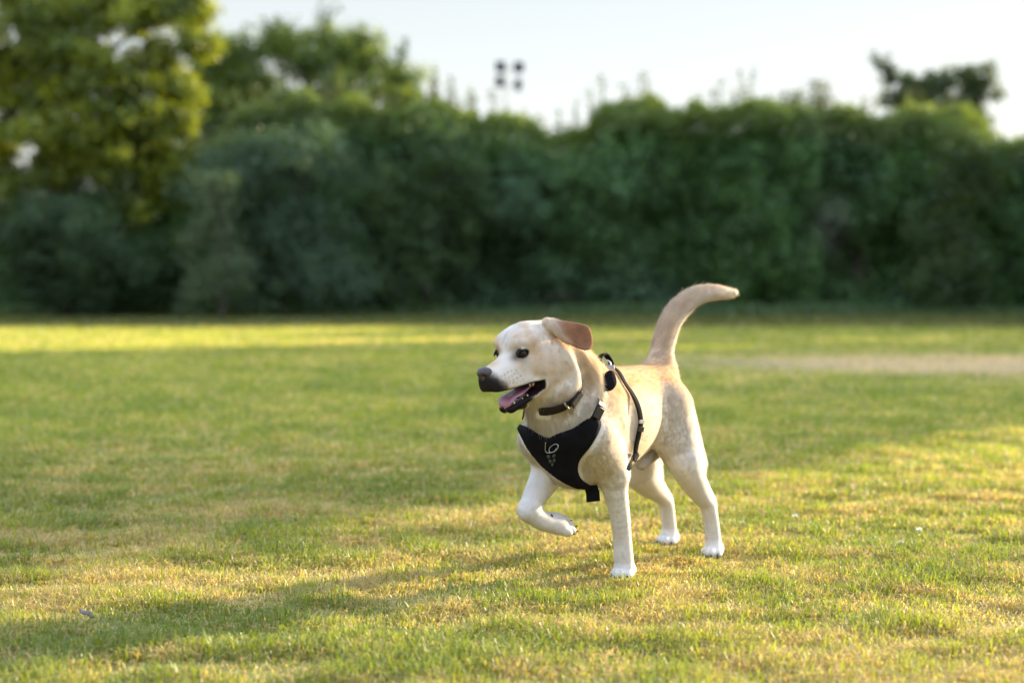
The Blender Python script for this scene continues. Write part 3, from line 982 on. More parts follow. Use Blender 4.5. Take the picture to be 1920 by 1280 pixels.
# ---- right hind leg
rh_hip, rh_st, rh_ho = np.array([-.515, -.056, .475]), lm(1196, 880, -.090), lm(1248, 940, -.100)
rcone(rh_hip, rh_st + np.array([.0, .0, .03]), .080, .062, k=.03, flow=np.array([-.3, 0, -1]), name='thigh')
rcone(np.array([-.595, -.055, .47]), lm(1222, 885, -.088), .050, .034, k=.03, flow=np.array([-.1, 0, -1]), name='thigh')
chain([rh_st, lm(1214, 902, -.094), lm(1234, 922, -.098), rh_ho, lm(1254, 978, -.103), lm(1256, 1006, -.104)],
      [.056, .045, .031, .0240, .0215, .0235], k=.02, name='leg')


# ---- paws: a pad block and four toes each, toes point along fx
CLAWS, PADS = [], []


def paw(base, fx, up=(0, 0, 1), w=1.0):
    M = axes(fx, up)
    base = np.asarray(base, float)
    P = lambda a, b, c: base + w * (a * M[0] + b * M[1] + c * M[2])
    ell(P(.0, 0, .0), np.array([.036, .029, .022]) * w, M, k=.018, flow=M[0], name='paw')
    for b, a, s in ((-.0245, .022, .9), (-.0085, .036, 1), (.0085, .036, 1), (.0245, .022, .9)):
        ell(P(a, b, -.005), np.array([.0215, .0098, .0150]) * w * s, M, k=.006, flow=M[0], name='toe')
        CLAWS.append((P(a + .017, b, -.0065), M[0] * .9 - M[2] * .5, M[1], w * s))


paw((lf[-1][0] - .004, .073, .022), (1, .12, 0))
_l = lm(1338, 1022, .112)
paw((_l[0] + .004, .115, .022), (1, .2, 0))
_r = lm(1256, 1006, -.104)
paw((_r[0] + .006, -.102, .022), (1, .1, 0))
PAW_N = len(CLAWS)
_d = rf_toe - rf_ca
RF_M = axes(_d, up=(.30, -.80, -.45))
paw(rf_toe + RF_M[0] * .006, _d, up=(.30, -.80, -.45), w=1.0)
# ---- tail
tl = [lm(1234, 702, .0), lm(1238, 672, .0), lm(1243, 645, .004), lm(1252, 613, .014), lm(1268, 585, .032), lm(1291, 563, .058),
      lm(1316, 552, .083), lm(1342, 550, .108), lm(1364, 552, .125), lm(1374, 554, .133)]
tr = [.042, .0350, .0320, .0315, .0310, .0290, .0250, .0190, .0120, .005]
chain(tl, tr, k=.02, name='tail')
ell((-.57, 0, .555), (.07, .055, .045), k=.04, flow=BACK, name='trunk')
# ruff and loose skin of the neck, elbow, wrist and hock points
ell(lm(1098, 708, .052), (.050, .042, .070), axes((.5, 0, -.8), (1, 0, .3)), k=.03, flow=np.array([-.5, 0, -.85]), name='neck')
ell(lm(1062, 730, .060), (.040, .036, .050), k=.035, flow=np.array([-.4, 0, -.9]), name='neck')
rcone(lm(1150, 872, .095) + np.array([-.022, 0, 0]), lm(1152, 888, .09) + np.array([-.018, 0, 0]), .018, .012, k=.02, flow=np.array([-.2, 0, -1]), name='leg')
ell(lm(1166, 1022, .073) + np.array([-.012, 0, 0]), (.012, .012, .014), k=.012, flow=np.array([0, 0, -1.]), name='leg')
ell(lh_ho + np.array([-.013, 0, .006]), (.012, .0125, .017), k=.012, flow=np.array([0, 0, -1.]), name='leg')
ell(rh_ho + np.array([-.013, 0, .006]), (.012, .0125, .017), k=.012, flow=np.array([0, 0, -1.]), name='leg')
rcone(lf_sh + np.array([.01, .018, .02]), lf_el + np.array([.02, .014, .05]), .020, .020, k=.03, flow=np.array([-.6, 0, -.8]), name='shoulder')
# furrows: behind the shoulder blade, along the thigh, between the shin and the tendon
rcone((-.215, .135, .50), (-.222, .128, .37), .012, .010, k=.035, op='sub')
rcone(lm(1276, 775, .150), lm(1285, 850, .166), .012, .006, k=.03, op='sub')
# ---- sheath under the belly
rcone(lm(1228, 846, .0), lm(1204, 866, .004), .022, .0205, k=.016, flow=np.array([.6, 0, -.8]), name='belly')


# ---- head (units of the head frame, scaled by HS)
def hell(c, r, k=.015, rot=None, op='add', name='head', flow=None):
    M = H_M if rot is None else np.asarray(rot) @ H_M
    ell(hp(*c), np.array(r) * HS, M, k, flow if flow is not None else -H_F * .9 - H_U * .3, name, op)


def hcone(a, b, ra, rb, k=.012, op='add', name='head', flow=None):
    rcone(hp(*a), hp(*b), ra * HS, rb * HS, k, flow if flow is not None else -H_F * .9 - H_U * .3, name, op)


def rot_y(d):   # pitch in the head frame
    c, s = math.cos(R(d)), math.sin(R(d))
    return np.array([[c, 0, s], [0, 1, 0], [-s, 0, c]])


hell((.004, 0, .002), (.082, .060, .056), k=.03)
hell((.042, 0, .024), (.054, .049, .040), k=.03)
for s in (1, -1):
    hell((.054, s * .033, .030), (.036, .025, .017), k=.026)             # brow
    hell((.010, s * .043, -.034), (.052, .026, .045), k=.025)            # cheek
    hell((-.030, s * .050, -.048), (.044, .027, .052), k=.014)           # jowl and cheek fur
    hell((.078, s * .031, -.026), (.034, .016, .020), k=.02)             # below the eye
    hell((.132, s * .0225, -.0535), (.038, .0185, .0275), k=.012)        # upper lip
    hell((.092, s * .034, -.056), (.040, .013, .020), k=.012)
    hcone((-.0, s * .040, -.062), (.070, s * .030, -.092), .022, .016, k=.016, name='jaw')
    hcone((.070, s * .030, -.092), (.126, s * .012, -.114), .016, .013, k=.012, name='jaw')
loft([(.03, .036, -.060, .050), (.075, .026, -.060, .044), (.094, .009, -.060, .041), (.118, .000, -.060, .038), (.142, -.005, -.062, .0370),
      (.158, -.010, -.066, .034), (.172, -.016, -.063, .027), (.180, -.026, -.052, .015)], H_M, H_C, HS, k=.015, flow=-H_F, name='muzzle', pw=2.4)
hell((.10, 0, -.113), (.040, .018, .012), k=.014, rot=rot_y(22), name='jaw')   # floor of the jaw
hell((.03, 0, -.085), (.055, .034, .022), k=.03, rot=rot_y(18), name='jaw')


def wedge(X, Y, Z):          # open mouth: between the roof and the floor
    px, py, pz = X - H_C[0], Y - H_C[1], Z - H_C[2]
    x, y, z = [(H_M[i, 0] * px + H_M[i, 1] * py + H_M[i, 2] * pz) / HS for i in range(3)]
    up = (z + .0725 - .06 * (x - .05)) * .999           # below the roof
    lo_ = -(z + .090 + .22 * (x - .046)) * .97          # above the floor
    d = np.maximum(np.maximum(up, lo_), .046 - x)
    d = np.maximum(d, np.abs(y) - .060 + 0 * x)
    return d * HS


put(wedge, hp(.04, 0, -.1) - .16, hp(.2, 0, -.1) + .1, k=.006, op='sub')
# loose folds: the edge of the cheek, the ruff before the harness, the crease between
_n = lambda L: np.array(L, float)
_c, _cn = _n([(.069, .074, .665), (.052, .087, .637), (.032, .092, .603), (.031, .094, .574), (.048, .088, .55), (.06, .066, .533)]), _n([(.42, .85, .31), (.35, .93, .08), (.2, .98, -.07), (.27, .95, .16), (.58, .81, -.04), (.89, .35, -.28)])
_r, _rn = _n([(-.012, .089, .648), (-.042, .094, .621), (-.057, .102, .585), (-.055, .107, .542), (-.034, .103, .505), (-.013, .086, .472)]), _n([(-.13, .97, .2), (.04, .97, .25), (.16, .98, .12), (.39, .9, .19), (.57, .81, .11), (.81, .56, .15)])
_m, _mn = _n([(.027, .091, .653), (.0, .094, .616), (-.019, .094, .577), (-.019, .092, .539), (-.003, .085, .509)]), _n([(.1, .97, .21), (-.11, .99, -.01), (.05, 1, -.02), (.03, 1, -.03), (.1, .92, -.38)])
chain(_c - _cn * .011, [.013, .017, .019, .019, .018, .012], k=.018, name='head')
chain(_r - _rn * .016, [.014, .021, .023, .023, .024, .016], k=.022, name='neck', flow=np.array([-.5, 0, -.85]))
chain(_m + _mn * .006, [.006, .010, .011, .010, .006], k=.022, op='sub')
# eye sockets
EYE = {}
for s in (1, -1):
    e = (.0800, s * .0378, .0040)
    EYE[s] = e
    hell((.0835, s * .0480, .0040), (.0155, .013, .0082), k=.005, op='sub')
for s in (1, -1):
    hcone((.0655, s * .0475, .0060), (.081, s * .0480, .0146), .0032, .0042, k=.004, name='head')      # upper lid
    hcone((.081, s * .0480, .0146), (.0985, s * .0425, .0040), .0042, .0026, k=.004, name='head')
    hcone((.069, s * .0470, -.0046), (.092, s * .0440, -.0062), .0030, .0030, k=.005, name='head')     # lower lid
# furrow between the brows, stop
hcone((.05, 0, .070), (.100, 0, .031), .003, .007, k=.014, op='sub')

# ---- ears
def plane_poly(px, P0, n):
    """photo pixels -> 2D outline in the plane through P0 with normal n (dog-local)"""
    n = n / np.linalg.norm(n)
    e1 = np.cross((0, 0, 1), n); e1 /= np.linalg.norm(e1)
    e2 = np.cross(n, e1)
    o = CAM - DOG_P0
    o = np.array([o @ D_F, o @ D_L, o[2]])
    out = []
    for u, v in px:
        d = dirs_to_local(pix_ray(u, v))
        q = o + d * (((P0 - o) @ n) / (d @ n)) - P0
        out.append((q @ e1, q @ e2))
    return np.array(out), np.stack([e1, e2, n])


def poly_sd(poly, x, y):
    d2 = np.full(np.broadcast(x, y).shape, 1e9, np.float32)
    ins = np.zeros(d2.shape, bool)
    m = len(poly)
    for i in range(m):
        a, b = poly[i - 1], poly[i]
        ex, ey = b - a
        wx, wy = x - a[0], y - a[1]
        t = np.clip((wx * ex + wy * ey) / (ex * ex + ey * ey), 0, 1)
        d2 = np.minimum(d2, (wx - ex * t) ** 2 + (wy - ey * t) ** 2)
        if abs(ey) > 1e-9:
            c = ((a[1] > y) != (b[1] > y)) & (x < (b[0] - a[0]) * (y - a[1]) / (b[1] - a[1]) + a[0])
            ins ^= c
    d = np.sqrt(d2)
    return np.where(ins, -d, d)


def flap(poly, M, P0, half, bend, k, flow, name, r=.006):
    poly = np.asarray(poly)

    def fn(X, Y, Z):
        px, py, pz = X - P0[0], Y - P0[1], Z - P0[2]
        x, y, z = [(M[i, 0] * px + M[i, 1] * py + M[i, 2] * pz) for i in range(3)]
        z = z - bend(x, y)
        sd = poly_sd(poly, x, y) + r
        w = np.abs(z) - half + r * .6
        return (np.sqrt(np.maximum(sd, 0) ** 2 + np.maximum(w, 0) ** 2) + np.minimum(np.maximum(sd, w), 0) - r * .6) * .9
    ext = np.array([abs(poly[:, 0]).max(), abs(poly[:, 1]).max()])
    e = np.abs(M[0]) * ext[0] + np.abs(M[1]) * ext[1] + np.abs(M[2]) * .04
    put(fn, P0 - e, P0 + e, k, flow, name)


EAR_P0 = hp(-.008, .060, .036)
ear_px = [(1026, 601), (1031, 597), (1055, 602), (1079, 606), (1103, 611), (1108, 620), (1115, 645), (1108, 657), (1094, 660),
          (1075, 653), (1059, 643), (1043, 628), (1030, 616)]
ear_n = dirs_to_local(np.array([.10, -.96, .24]))
EAR_POLY, EAR_M = plane_poly(ear_px, EAR_P0, ear_n)
for _ in range(2):       # round the outline off
    EAR_POLY = np.concatenate([np.stack([EAR_POLY * .75 + np.roll(EAR_POLY, -1, 0) * .25, EAR_POLY * .25 + np.roll(EAR_POLY, -1, 0) * .75], 1).reshape(-1, 2)])
hcone((.004, .066, .034), (.000, .070, .008), .004, .005, k=.010, op='sub')   # crease in front of the ear
EAR_FLOW = dirs_to_local(np.array([.9, .1, -.35]))
flap(EAR_POLY, EAR_M, EAR_P0, .0045, lambda x, y: .014 * np.sin(np.clip(x * 28, -1, 3.2)) + .006 * np.sin(y * 60 + 1), .010, EAR_FLOW, 'ear')
hcone((-.012, .052, .044), (-.030, .062, .034), .017, .014, k=.016, name='earbase')
_on = lambda u, v: EAR_P0 + (lambda q: q[0] * EAR_M[0] + q[1] * EAR_M[1])(plane_poly([(u, v)], EAR_P0, ear_n)[0][0])
chain([_on(1024, 604) + .004 * EAR_M[2], _on(1036, 617) + .008 * EAR_M[2], _on(1050, 632) + .008 * EAR_M[2], _on(1064, 644) + .005 * EAR_M[2]],
      [.012, .0085, .0062, .0035], k=.006, name='earbase', flow=EAR_FLOW)      # the rolled front edge
# the far ear hangs on the other side of the head
hcone((-.012, -.052, .040), (-.030, -.062, .028), .017, .014, k=.016, name='earbase')
ear2 = np.array([(-.035, .02), (.03, .02), (.045, -.03), (.035, -.085), (.0, -.105), (-.035, -.08), (-.045, -.03)]) * 1.1
E2 = np.stack([H_F, H_U * .94 - H_L * -.34, H_L * -.94 + H_U * -.34])
flap(ear2, E2, hp(-.012, -.068, .026), .0045, lambda x, y: .010 * np.sin(np.clip(-y * 24, 0, 3.2)), .012, -H_U, 'ear')


def surface_nets(F, origin, h):
    ins = F < 0
    cnt = np.zeros(tuple(np.array(F.shape) - 1), np.int8)
    for i in (0, 1):
        for j in (0, 1):
            for k in (0, 1):
                cnt += ins[i:F.shape[0] - 1 + i, j:F.shape[1] - 1 + j, k:F.shape[2] - 1 + k]
    act = (cnt > 0) & (cnt < 8)
    idx = np.argwhere(act)
    vid = np.full(act.shape, -1, np.int32)
    vid[act] = np.arange(len(idx))
    acc = np.zeros((len(idx), 3)); n = np.zeros(len(idx))
    corners = [(i, j, k) for i in (0, 1) for j in (0, 1) for k in (0, 1)]
    val = {c: F[idx[:, 0] + c[0], idx[:, 1] + c[1], idx[:, 2] + c[2]].astype(np.float64) for c in corners}
    for a in corners:
        for ax in range(3):
            if a[ax] == 0:
                b = list(a); b[ax] = 1; b = tuple(b)
                fa, fb = val[a], val[b]
                x = (fa < 0) != (fb < 0)
                t = np.where(x, fa / np.where(x, fa - fb, 1), 0)
                p = np.array(a, float)[None].repeat(len(idx), 0)
                p[:, ax] += t
                acc += p * x[:, None]; n += x
    V = origin + h * (idx + acc / n[:, None])
    quads = []
    for ax in range(3):
        o1, o2 = (ax + 1) % 3, (ax + 2) % 3
        sl0 = [slice(1, -1)] * 3; sl1 = [slice(1, -1)] * 3
        sl0[ax] = slice(0, -1); sl1[ax] = slice(1, None)
        A, B = ins[tuple(sl0)], ins[tuple(sl1)]
        e = np.argwhere(A != B)
        off = np.ones(3, int); off[ax] = 0
        g = e + off
        sgn = A[tuple(e.T)]

        def vv(d1, d2):
            q = g.copy(); q[:, o1] += d1; q[:, o2] += d2
            return vid[q[:, 0], q[:, 1], q[:, 2]]
        q = np.stack([vv(-1, -1), vv(0, -1), vv(0, 0), vv(-1, 0)], 1)
        q[~sgn] = q[~sgn][:, ::-1]
        quads.append(q)
    return V, np.concatenate(quads)


DV, DQ = surface_nets(FLD, LO, VOX)


def largest_island(V, Q):
    """label propagation; drop loose crumbs"""
    lab = np.arange(len(V))
    e = np.concatenate([Q[:, [0, 1]], Q[:, [1, 2]], Q[:, [2, 3]]])
    while True:
        m = np.minimum(lab[e[:, 0]], lab[e[:, 1]])
        new = lab.copy()
        np.minimum.at(new, e[:, 0], m); np.minimum.at(new, e[:, 1], m)
        new = new[new]; new = new[new]
        if (new == lab).all():
            break
        lab = new
    big = np.bincount(lab).argmax()
    keep = lab == big
    remap = np.cumsum(keep) - 1
    return V[keep], remap[Q[keep[Q].all(1)]]


DV, DQ = largest_island(DV, DQ)


def vnormals(V, Q):
    n = np.cross(V[Q[:, 2]] - V[Q[:, 0]], V[Q[:, 3]] - V[Q[:, 1]])
    out = np.zeros_like(V)
    for i in range(4):
        np.add.at(out, Q[:, i], n)
    return out / (np.linalg.norm(out, axis=1, keepdims=True) + 1e-12)


DN = vnormals(DV, DQ)
print('dog verts', len(DV))
# ---------------------------------------------------------------- coat: colours and hair flow
from mathutils.bvhtree import BVHTree
from mathutils.kdtree import KDTree
from mathutils.geometry import delaunay_2d_cdt

dog = empty('dog', DOG_P0, DOG_RZ)
tag(dog, 'pale yellow dog in a black harness trotting with one forepaw lifted', 'dog')
BVH = BVHTree.FromPolygons(DV.tolist(), DQ.tolist())
rng = np.random.default_rng(11)


def near(P, c, r):
    return np.exp(-((P - np.asarray(c)) ** 2).sum(1) / (2 * r * r))


def fields(P):
    """hair flow, body-region weights at points P"""
    w_sum = np.zeros(len(P)); flow = np.zeros((len(P), 3))
    reg = {}
    for fn, lo, hi, fl, nm in PRIMS:
        m = ((P > lo - .05) & (P < hi + .05)).all(1)
        if not m.any():
            continue
        q = P[m]
        d = np.asarray(fn(q[:, 0], q[:, 1], q[:, 2]))
        w = np.exp(-np.maximum(d, 0) / .008)
        flow[m] += w[:, None] * fl
        w_sum[m] += w
        reg.setdefault(nm, np.zeros(len(P)))[m] += w
    w_sum += 1e-6
    for k in reg:
        reg[k] /= w_sum
    return flow, reg


FLOW, REG = fields(DV)
reg = lambda n: REG.get(n, np.zeros(len(DV)))
# in head coordinates
HQ = ((DV - H_C) @ H_M.T) / HS
wh = np.clip(sum(reg(n) for n in ('head', 'muzzle', 'jaw', 'earbase')), 0, 1)

n1 = fnoise(DV * 14, 1); n2 = fnoise(DV * 40, 2); n3 = fnoise(DV * np.array([30, 60, 60]), 5)
cream = np.array([.71, .605, .475]); white = np.array([.755, .705, .650]); tan = np.array([.60, .390, .215]); brown = np.array([.30, .145, .085])
z = DV[:, 2]
t = np.zeros(len(DV))
trunk = reg('trunk') + reg('shoulder') + reg('thigh') * .8
t += trunk * smoothstep(.455, .59, z + .08 * (n1 - .5)) * .95
t += trunk * smoothstep(.52, .68, n1) * smoothstep(.36, .5, z) * .34
t += reg('neck') * (smoothstep(.42, .66, n1) * .45 + .30 * smoothstep(.0, .6, DN[:, 1]) * smoothstep(.55, .62, z))
t += reg('chest') * .25 * n1
dors = DN @ np.array([.75, -.25, .6])
t += reg('tail') * np.clip(smoothstep(-.25, .55, dors) * (.46 + .40 * n1) + .70 * smoothstep(-.88, -1.0, DV[:, 0]), 0, 1)
t += reg('leg') * smoothstep(.55, .75, n1) * .18
# face: warm patches by the eyes, on the brow and the bridge of the muzzle
for s in (1, -1):
    t += .75 * near(HQ, (.054, s * .048, .006), .013) * wh
    t += .75 * near(HQ, (.094, s * .032, -.014), .011) * wh
    t += .60 * near(HQ, (.078, s * .030, .028), .012) * wh
    t += .45 * near(HQ, (.035, s * .058, -.025), .018) * wh
    t += .35 * near(HQ, (.062, s * .046, -.026), .014) * wh
    t += .30 * near(HQ, (-.02, s * .06, -.07), .03)
    t += .75 * near(HQ, (-.030, s * .066, .004), .022)
t += .95 * near(HQ, (.140, 0, .0), .015) * wh
t += (reg('head') + reg('jaw') * .6) * (smoothstep(.42, .72, n2) * .46 + smoothstep(.45, .7, n1) * .26)
t += reg('jaw') * .25 + reg('earbase') * .5
t = np.clip(t, 0, 1)[:, None]
cream = cream + reg('tail')[:, None] * .10
base = cream + (white - cream) * np.clip(reg('leg') + reg('paw') + reg('toe') + .85 * reg('thigh') * smoothstep(.54, .42, z) + .5 * reg('chest') + .35 * reg('neck') * smoothstep(.58, .48, z) + .5 * reg('shoulder') * smoothstep(.5, .4, z) + .55 * wh + .9 * reg('belly'), 0, 1)[:, None]
colr = base * (1 - t) + tan * t
e = np.clip(reg('ear') * 1.25 - .08, 0, 1)[:, None]
colr = colr * (1 - e) + (brown * (.55 + .9 * n2[:, None])) * e
colr *= (.93 + .14 * n3)[:, None]
# dark skin: eye rims, nose surround, lips, inside of the mouth
dark = np.zeros(len(DV))
for s in (1, -1):
    q = HQ - np.array([.083, s * .043, .0045])
    r = np.sqrt((q[:, 0] / 1.45) ** 2 + (q[:, 1] / 1.3) ** 2 + q[:, 2] ** 2)
    dark = np.maximum(dark, 1 - smoothstep(.0090, .0145, r + .003 * (n2 - .5)))
    dark = np.maximum(dark, .55 * near(HQ, (.097, s * .036, .002), .0095))
    dark = np.maximum(dark, .22 * near(HQ, (.084, s * .044, -.012), .010))
    dark = np.maximum(dark, .28 * near(HQ, (.074, s * .044, .020), .006))
front = .90 * smoothstep(.150, .184, HQ[:, 0] - .55 * (HQ[:, 2] + .028) + .024 * (n2 - .5) + .010 * (n1 - .5)) * smoothstep(-.0, -.012, HQ[:, 2]) * wh
dark = np.maximum(dark, front)
wd = wedge(DV[:, 0], DV[:, 1], DV[:, 2]) / HS
inmouth = 1 - smoothstep(.0012, .0055, wd + .0035 * (n2 - .5))
jawlip = (1 - smoothstep(-.004, .004, (HQ[:, 2] + .066 + .40 * (HQ[:, 0] - .045)) + .022)) * 0
dark = np.maximum(dark, inmouth)
# lower lip and chin black
lowjaw = reg('jaw') * smoothstep(.065, .085, HQ[:, 0]) * smoothstep(-.150, -.138, HQ[:, 2] + .36 * (.128 - HQ[:, 0]) * 0 + .004 * (n2 - .5))
line = HQ[:, 2] + .090 + .22 * (HQ[:, 0] - .046)         # 0 on the gum line
lowjaw = reg('jaw') * smoothstep(.070, .090, HQ[:, 0]) * smoothstep(-.036, -.022, line)
dark = np.clip(np.maximum(dark, lowjaw), 0, 1)
# whisker spots
for s in (1, -1):
    for a in range(6):
        for b in range(4):
            c = (.160 - .0095 * a - .004 * b + .002 * math.sin(7 * a + 3 * b), s * .036, -.028 - .0085 * b + .002 * math.sin(5 * a + b))
            dark = np.maximum(dark, (.22 + .16 * ((a * 5 + b * 3) % 4) / 3) * np.exp(-((HQ[:, 0] - c[0]) ** 2 + (HQ[:, 2] - c[2]) ** 2) / (2 * .0016 ** 2)) * (HQ[:, 1] * s > .015))
black = np.array([.011, .0085, .0085])
gum = np.array([.075, .022, .026])
deep = inmouth * smoothstep(.003, -.002, wd) * smoothstep(.04, .03, np.abs(HQ[:, 1]))
DARK = dark
colr = colr * ((1 - dark) ** 2)[:, None] + black * (1 - (1 - dark) ** 2)[:, None]
colr = colr * (1 - .6 * deep[:, None]) + gum * .6 * deep[:, None]
colr = np.clip(colr, 0, 1)

b = N('coat_skin')
p = b.n('ShaderNodeBsdfPrincipled', Roughness=.75)
at = b.n('ShaderNodeAttribute', _attribute_name='col')
b.l(at.outputs['Color'], p.inputs['Base Color'])
p.inputs['Specular IOR Level'].default_value = .10
at2 = b.n('ShaderNodeAttribute', _attribute_name='wet')
mr = b.n('ShaderNodeMapRange')
mr.inputs['To Min'].default_value = .8; mr.inputs['To Max'].default_value = .28
b.l(at2.outputs['Fac'], mr.inputs['Value']); b.l(mr.outputs[0], p.inputs['Roughness'])
b.l(p.outputs[0], b.out.inputs['Surface'])
mat_skin = b.m

dog_me = np_mesh('body', DV, DQ, col=colr * (.92 + .08 * DARK[:, None]))
a = dog_me.attributes.new('wet', 'FLOAT', 'POINT')
a.data.foreach_set('value', np.clip(inmouth + lowjaw * .6 + .15 * front, 0, 1).astype(np.float32))
dog_body = link_mesh('body', dog_me, mat_skin, dog)

# ---------------------------------------------------------------- face parts
mat_nose = plain_mat('nose_leather', (.050, .029, .028), rough=.34, noise=.3, scale=500, bump=.35)
mat_eye = plain_mat('eye_brown', (.010, .005, .004), rough=.10, noise=.2, scale=200, spec=.35)
mat_tongue = plain_mat('tongue', (.42, .17, .24), rough=.34, noise=.12, scale=300, bump=.25)
mat_tooth = plain_mat('tooth', (.72, .62, .44), rough=.3, noise=.08)
mat_black = plain_mat('claw_dark', (.03, .022, .02), rough=.4, noise=.3)
mat_pad = plain_mat('pad_dark', (.035, .026, .026), rough=.6, noise=.3, scale=300, bump=.4)


def uv_ball(c, r, M=None, nu=24, nv=16):
    c, r = np.asarray(c, float), np.asarray(r, float) * np.ones(3)
    M = np.eye(3) if M is None else M
    th = np.linspace(0, np.pi, nv + 1); ph = np.linspace(0, 2 * np.pi, nu, endpoint=False)
    V = [(0, 0, 1)] + [(math.sin(t_) * math.cos(q), math.sin(t_) * math.sin(q), math.cos(t_)) for t_ in th[1:-1] for q in ph] + [(0, 0, -1)]
    V = np.array(V)
    fq, ft = [], []
    for i in range(nv - 2):
        for j in range(nu):
            a_, b_ = 1 + i * nu + j, 1 + i * nu + (j + 1) % nu
            fq.append((a_, a_ + nu, b_ + nu, b_))
    for j in range(nu):
        ft.append((0, 1 + j, 1 + (j + 1) % nu))
        o_ = 1 + (nv - 2) * nu
        ft.append((len(V) - 1, o_ + (j + 1) % nu, o_ + j))
    return V, np.array(fq), np.array(ft), c, r, M


def ball(name, c, r, M=None, mat=None, parent=None, shape=None, nu=24, nv=16):
    V, fq, ft, c, r, M = uv_ball(c, r, M, nu, nv)
    if shape is not None:
        V = shape(V)
    W_ = c + (V * r) @ M
    return link_mesh(name, np_mesh(name, W_, [fq, ft]), mat, parent)


def horn(name, base, d, side, r, length, mat, parent, curve=.25, n=7, flat=.7):
    """a curved cone: claws and teeth"""
    d = d / np.linalg.norm(d)
    side = side - d * (side @ d); side /= np.linalg.norm(side)
    up = np.cross(d, side)
    V, F = [], []
    for i in range(n):
        t_ = i / (n - 1)
        rr = r * (1 - t_) ** .7 + r * .06
        c = base + d * length * t_ + up * curve * length * t_ * t_
        for j in range(8):
            q = 2 * math.pi * j / 8
            V.append(c + rr * (side * math.cos(q) * flat + up * math.sin(q)))
    for i in range(n - 1):
        for j in range(8):
            F.append((i * 8 + j, i * 8 + (j + 1) % 8, i * 8 + 8 + (j + 1) % 8, i * 8 + 8 + j))
    ft = [((n - 1) * 8, (n - 1) * 8 + j, (n - 1) * 8 + j + 1) for j in range(1, 7)] + [(0, j + 1, j) for j in range(1, 7)]
    return link_mesh(name, np_mesh(name, np.array(V), [np.array(F), np.array(ft)]), mat, parent)


for s in (1, -1):
    ey = EYE[s]
    ball('eye', hp(*ey), .0124 * HS, H_M, mat_eye, dog)


def nose_shape(V):
    V = V.copy()
    x, y, zz = V[:, 0].copy(), V[:, 1].copy(), V[:, 2].copy()
    V[:, 1] *= 1 - .30 * smoothstep(.1, -1, zz)
    V[:, 0] -= .22 * np.abs(y) ** 2
    for s in (1, -1):                         # nostrils
        g = np.exp(-(((y - s * .50) / .19) ** 2 + ((zz + .15 + .25 * (np.abs(y) - .5)) / .24) ** 2)) * (x > 0)
        V[:, 0] -= .75 * g
    V[:, 0] -= .15 * np.exp(-(y / .07) ** 2) * (zz < .2) * (x > 0)
    return V


nose = ball('nose', hp(.1705, 0, -.0205), np.array([.0170, .0215, .0178]) * HS, H_M, mat_nose, dog, nose_shape, 64, 48)

# tongue: a ribbon over the lower teeth, hanging out at the front and left
def ribbon_sheet(name, rows, thick, mat, parent, sub=True):
    """rows: (m, k, 3) grid of points -> closed sheet"""
    G = np.array(rows, float)
    m, k = G.shape[:2]
    du = np.gradient(G, axis=0); dv = np.gradient(G, axis=1)
    n = np.cross(du, dv); n /= np.linalg.norm(n, axis=2, keepdims=True) + 1e-12
    edge = np.ones((m, k)); edge[:, 0] = edge[:, -1] = edge[0] = edge[-1] = .25
    T = (G + n * thick / 2 * edge[..., None]).reshape(-1, 3)
    B = (G - n * thick / 2 * edge[..., None]).reshape(-1, 3)
    V = np.concatenate([T, B]); o_ = m * k
    F = []
    for i in range(m - 1):
        for j in range(k - 1):
            a_ = i * k + j
            F.append((a_, a_ + k, a_ + k + 1, a_ + 1)); F.append((o_ + a_, o_ + a_ + 1, o_ + a_ + k + 1, o_ + a_ + k))
    rim = [i * k for i in range(m)] + [(m - 1) * k + j for j in range(1, k)] + [i * k + k - 1 for i in range(m - 2, -1, -1)] + [j for j in range(k - 2, 0, -1)]
    for a_, b_ in zip(rim, rim[1:] + rim[:1]):
        F.append((b_, a_, o_ + a_, o_ + b_))
    return link_mesh(name, np_mesh(name, V, np.array(F)), mat, parent)


rows = []
for i, t_ in enumerate(np.linspace(0, 1, 18)):
    # centre line in head coordinates
    x = .045 + .095 * t_
    zc = -.086 - .22 * .104 * t_ * .6 + .006 + .004 * math.sin(t_ * 3.0) - .010 * smoothstep(.82, 1.0, t_)
    yc = .002 - .002 * t_ * t_
    hw = (.019 + .009 * math.sin(t_ * 2.4)) * math.sqrt(max(1 - max(0, (t_ - .78) / .222) ** 3.0, .03))
    row = []
    for v in np.linspace(-1, 1, 13):
        ripple = .0035 * math.sin(9 * t_ + 1.0) * (v ** 2) * (1 if v > 0 else .6)
        row.append(hp(x, yc + hw * v, zc + ripple - .0035 * (1 - v * v) - .008 * abs(v) ** 3 * smoothstep(.35, .7, t_) * (1.0 if v > 0 else .6)))
    rows.append(row)
tongue = ribbon_sheet('tongue', rows, .0055 * HS, mat_tongue, dog)
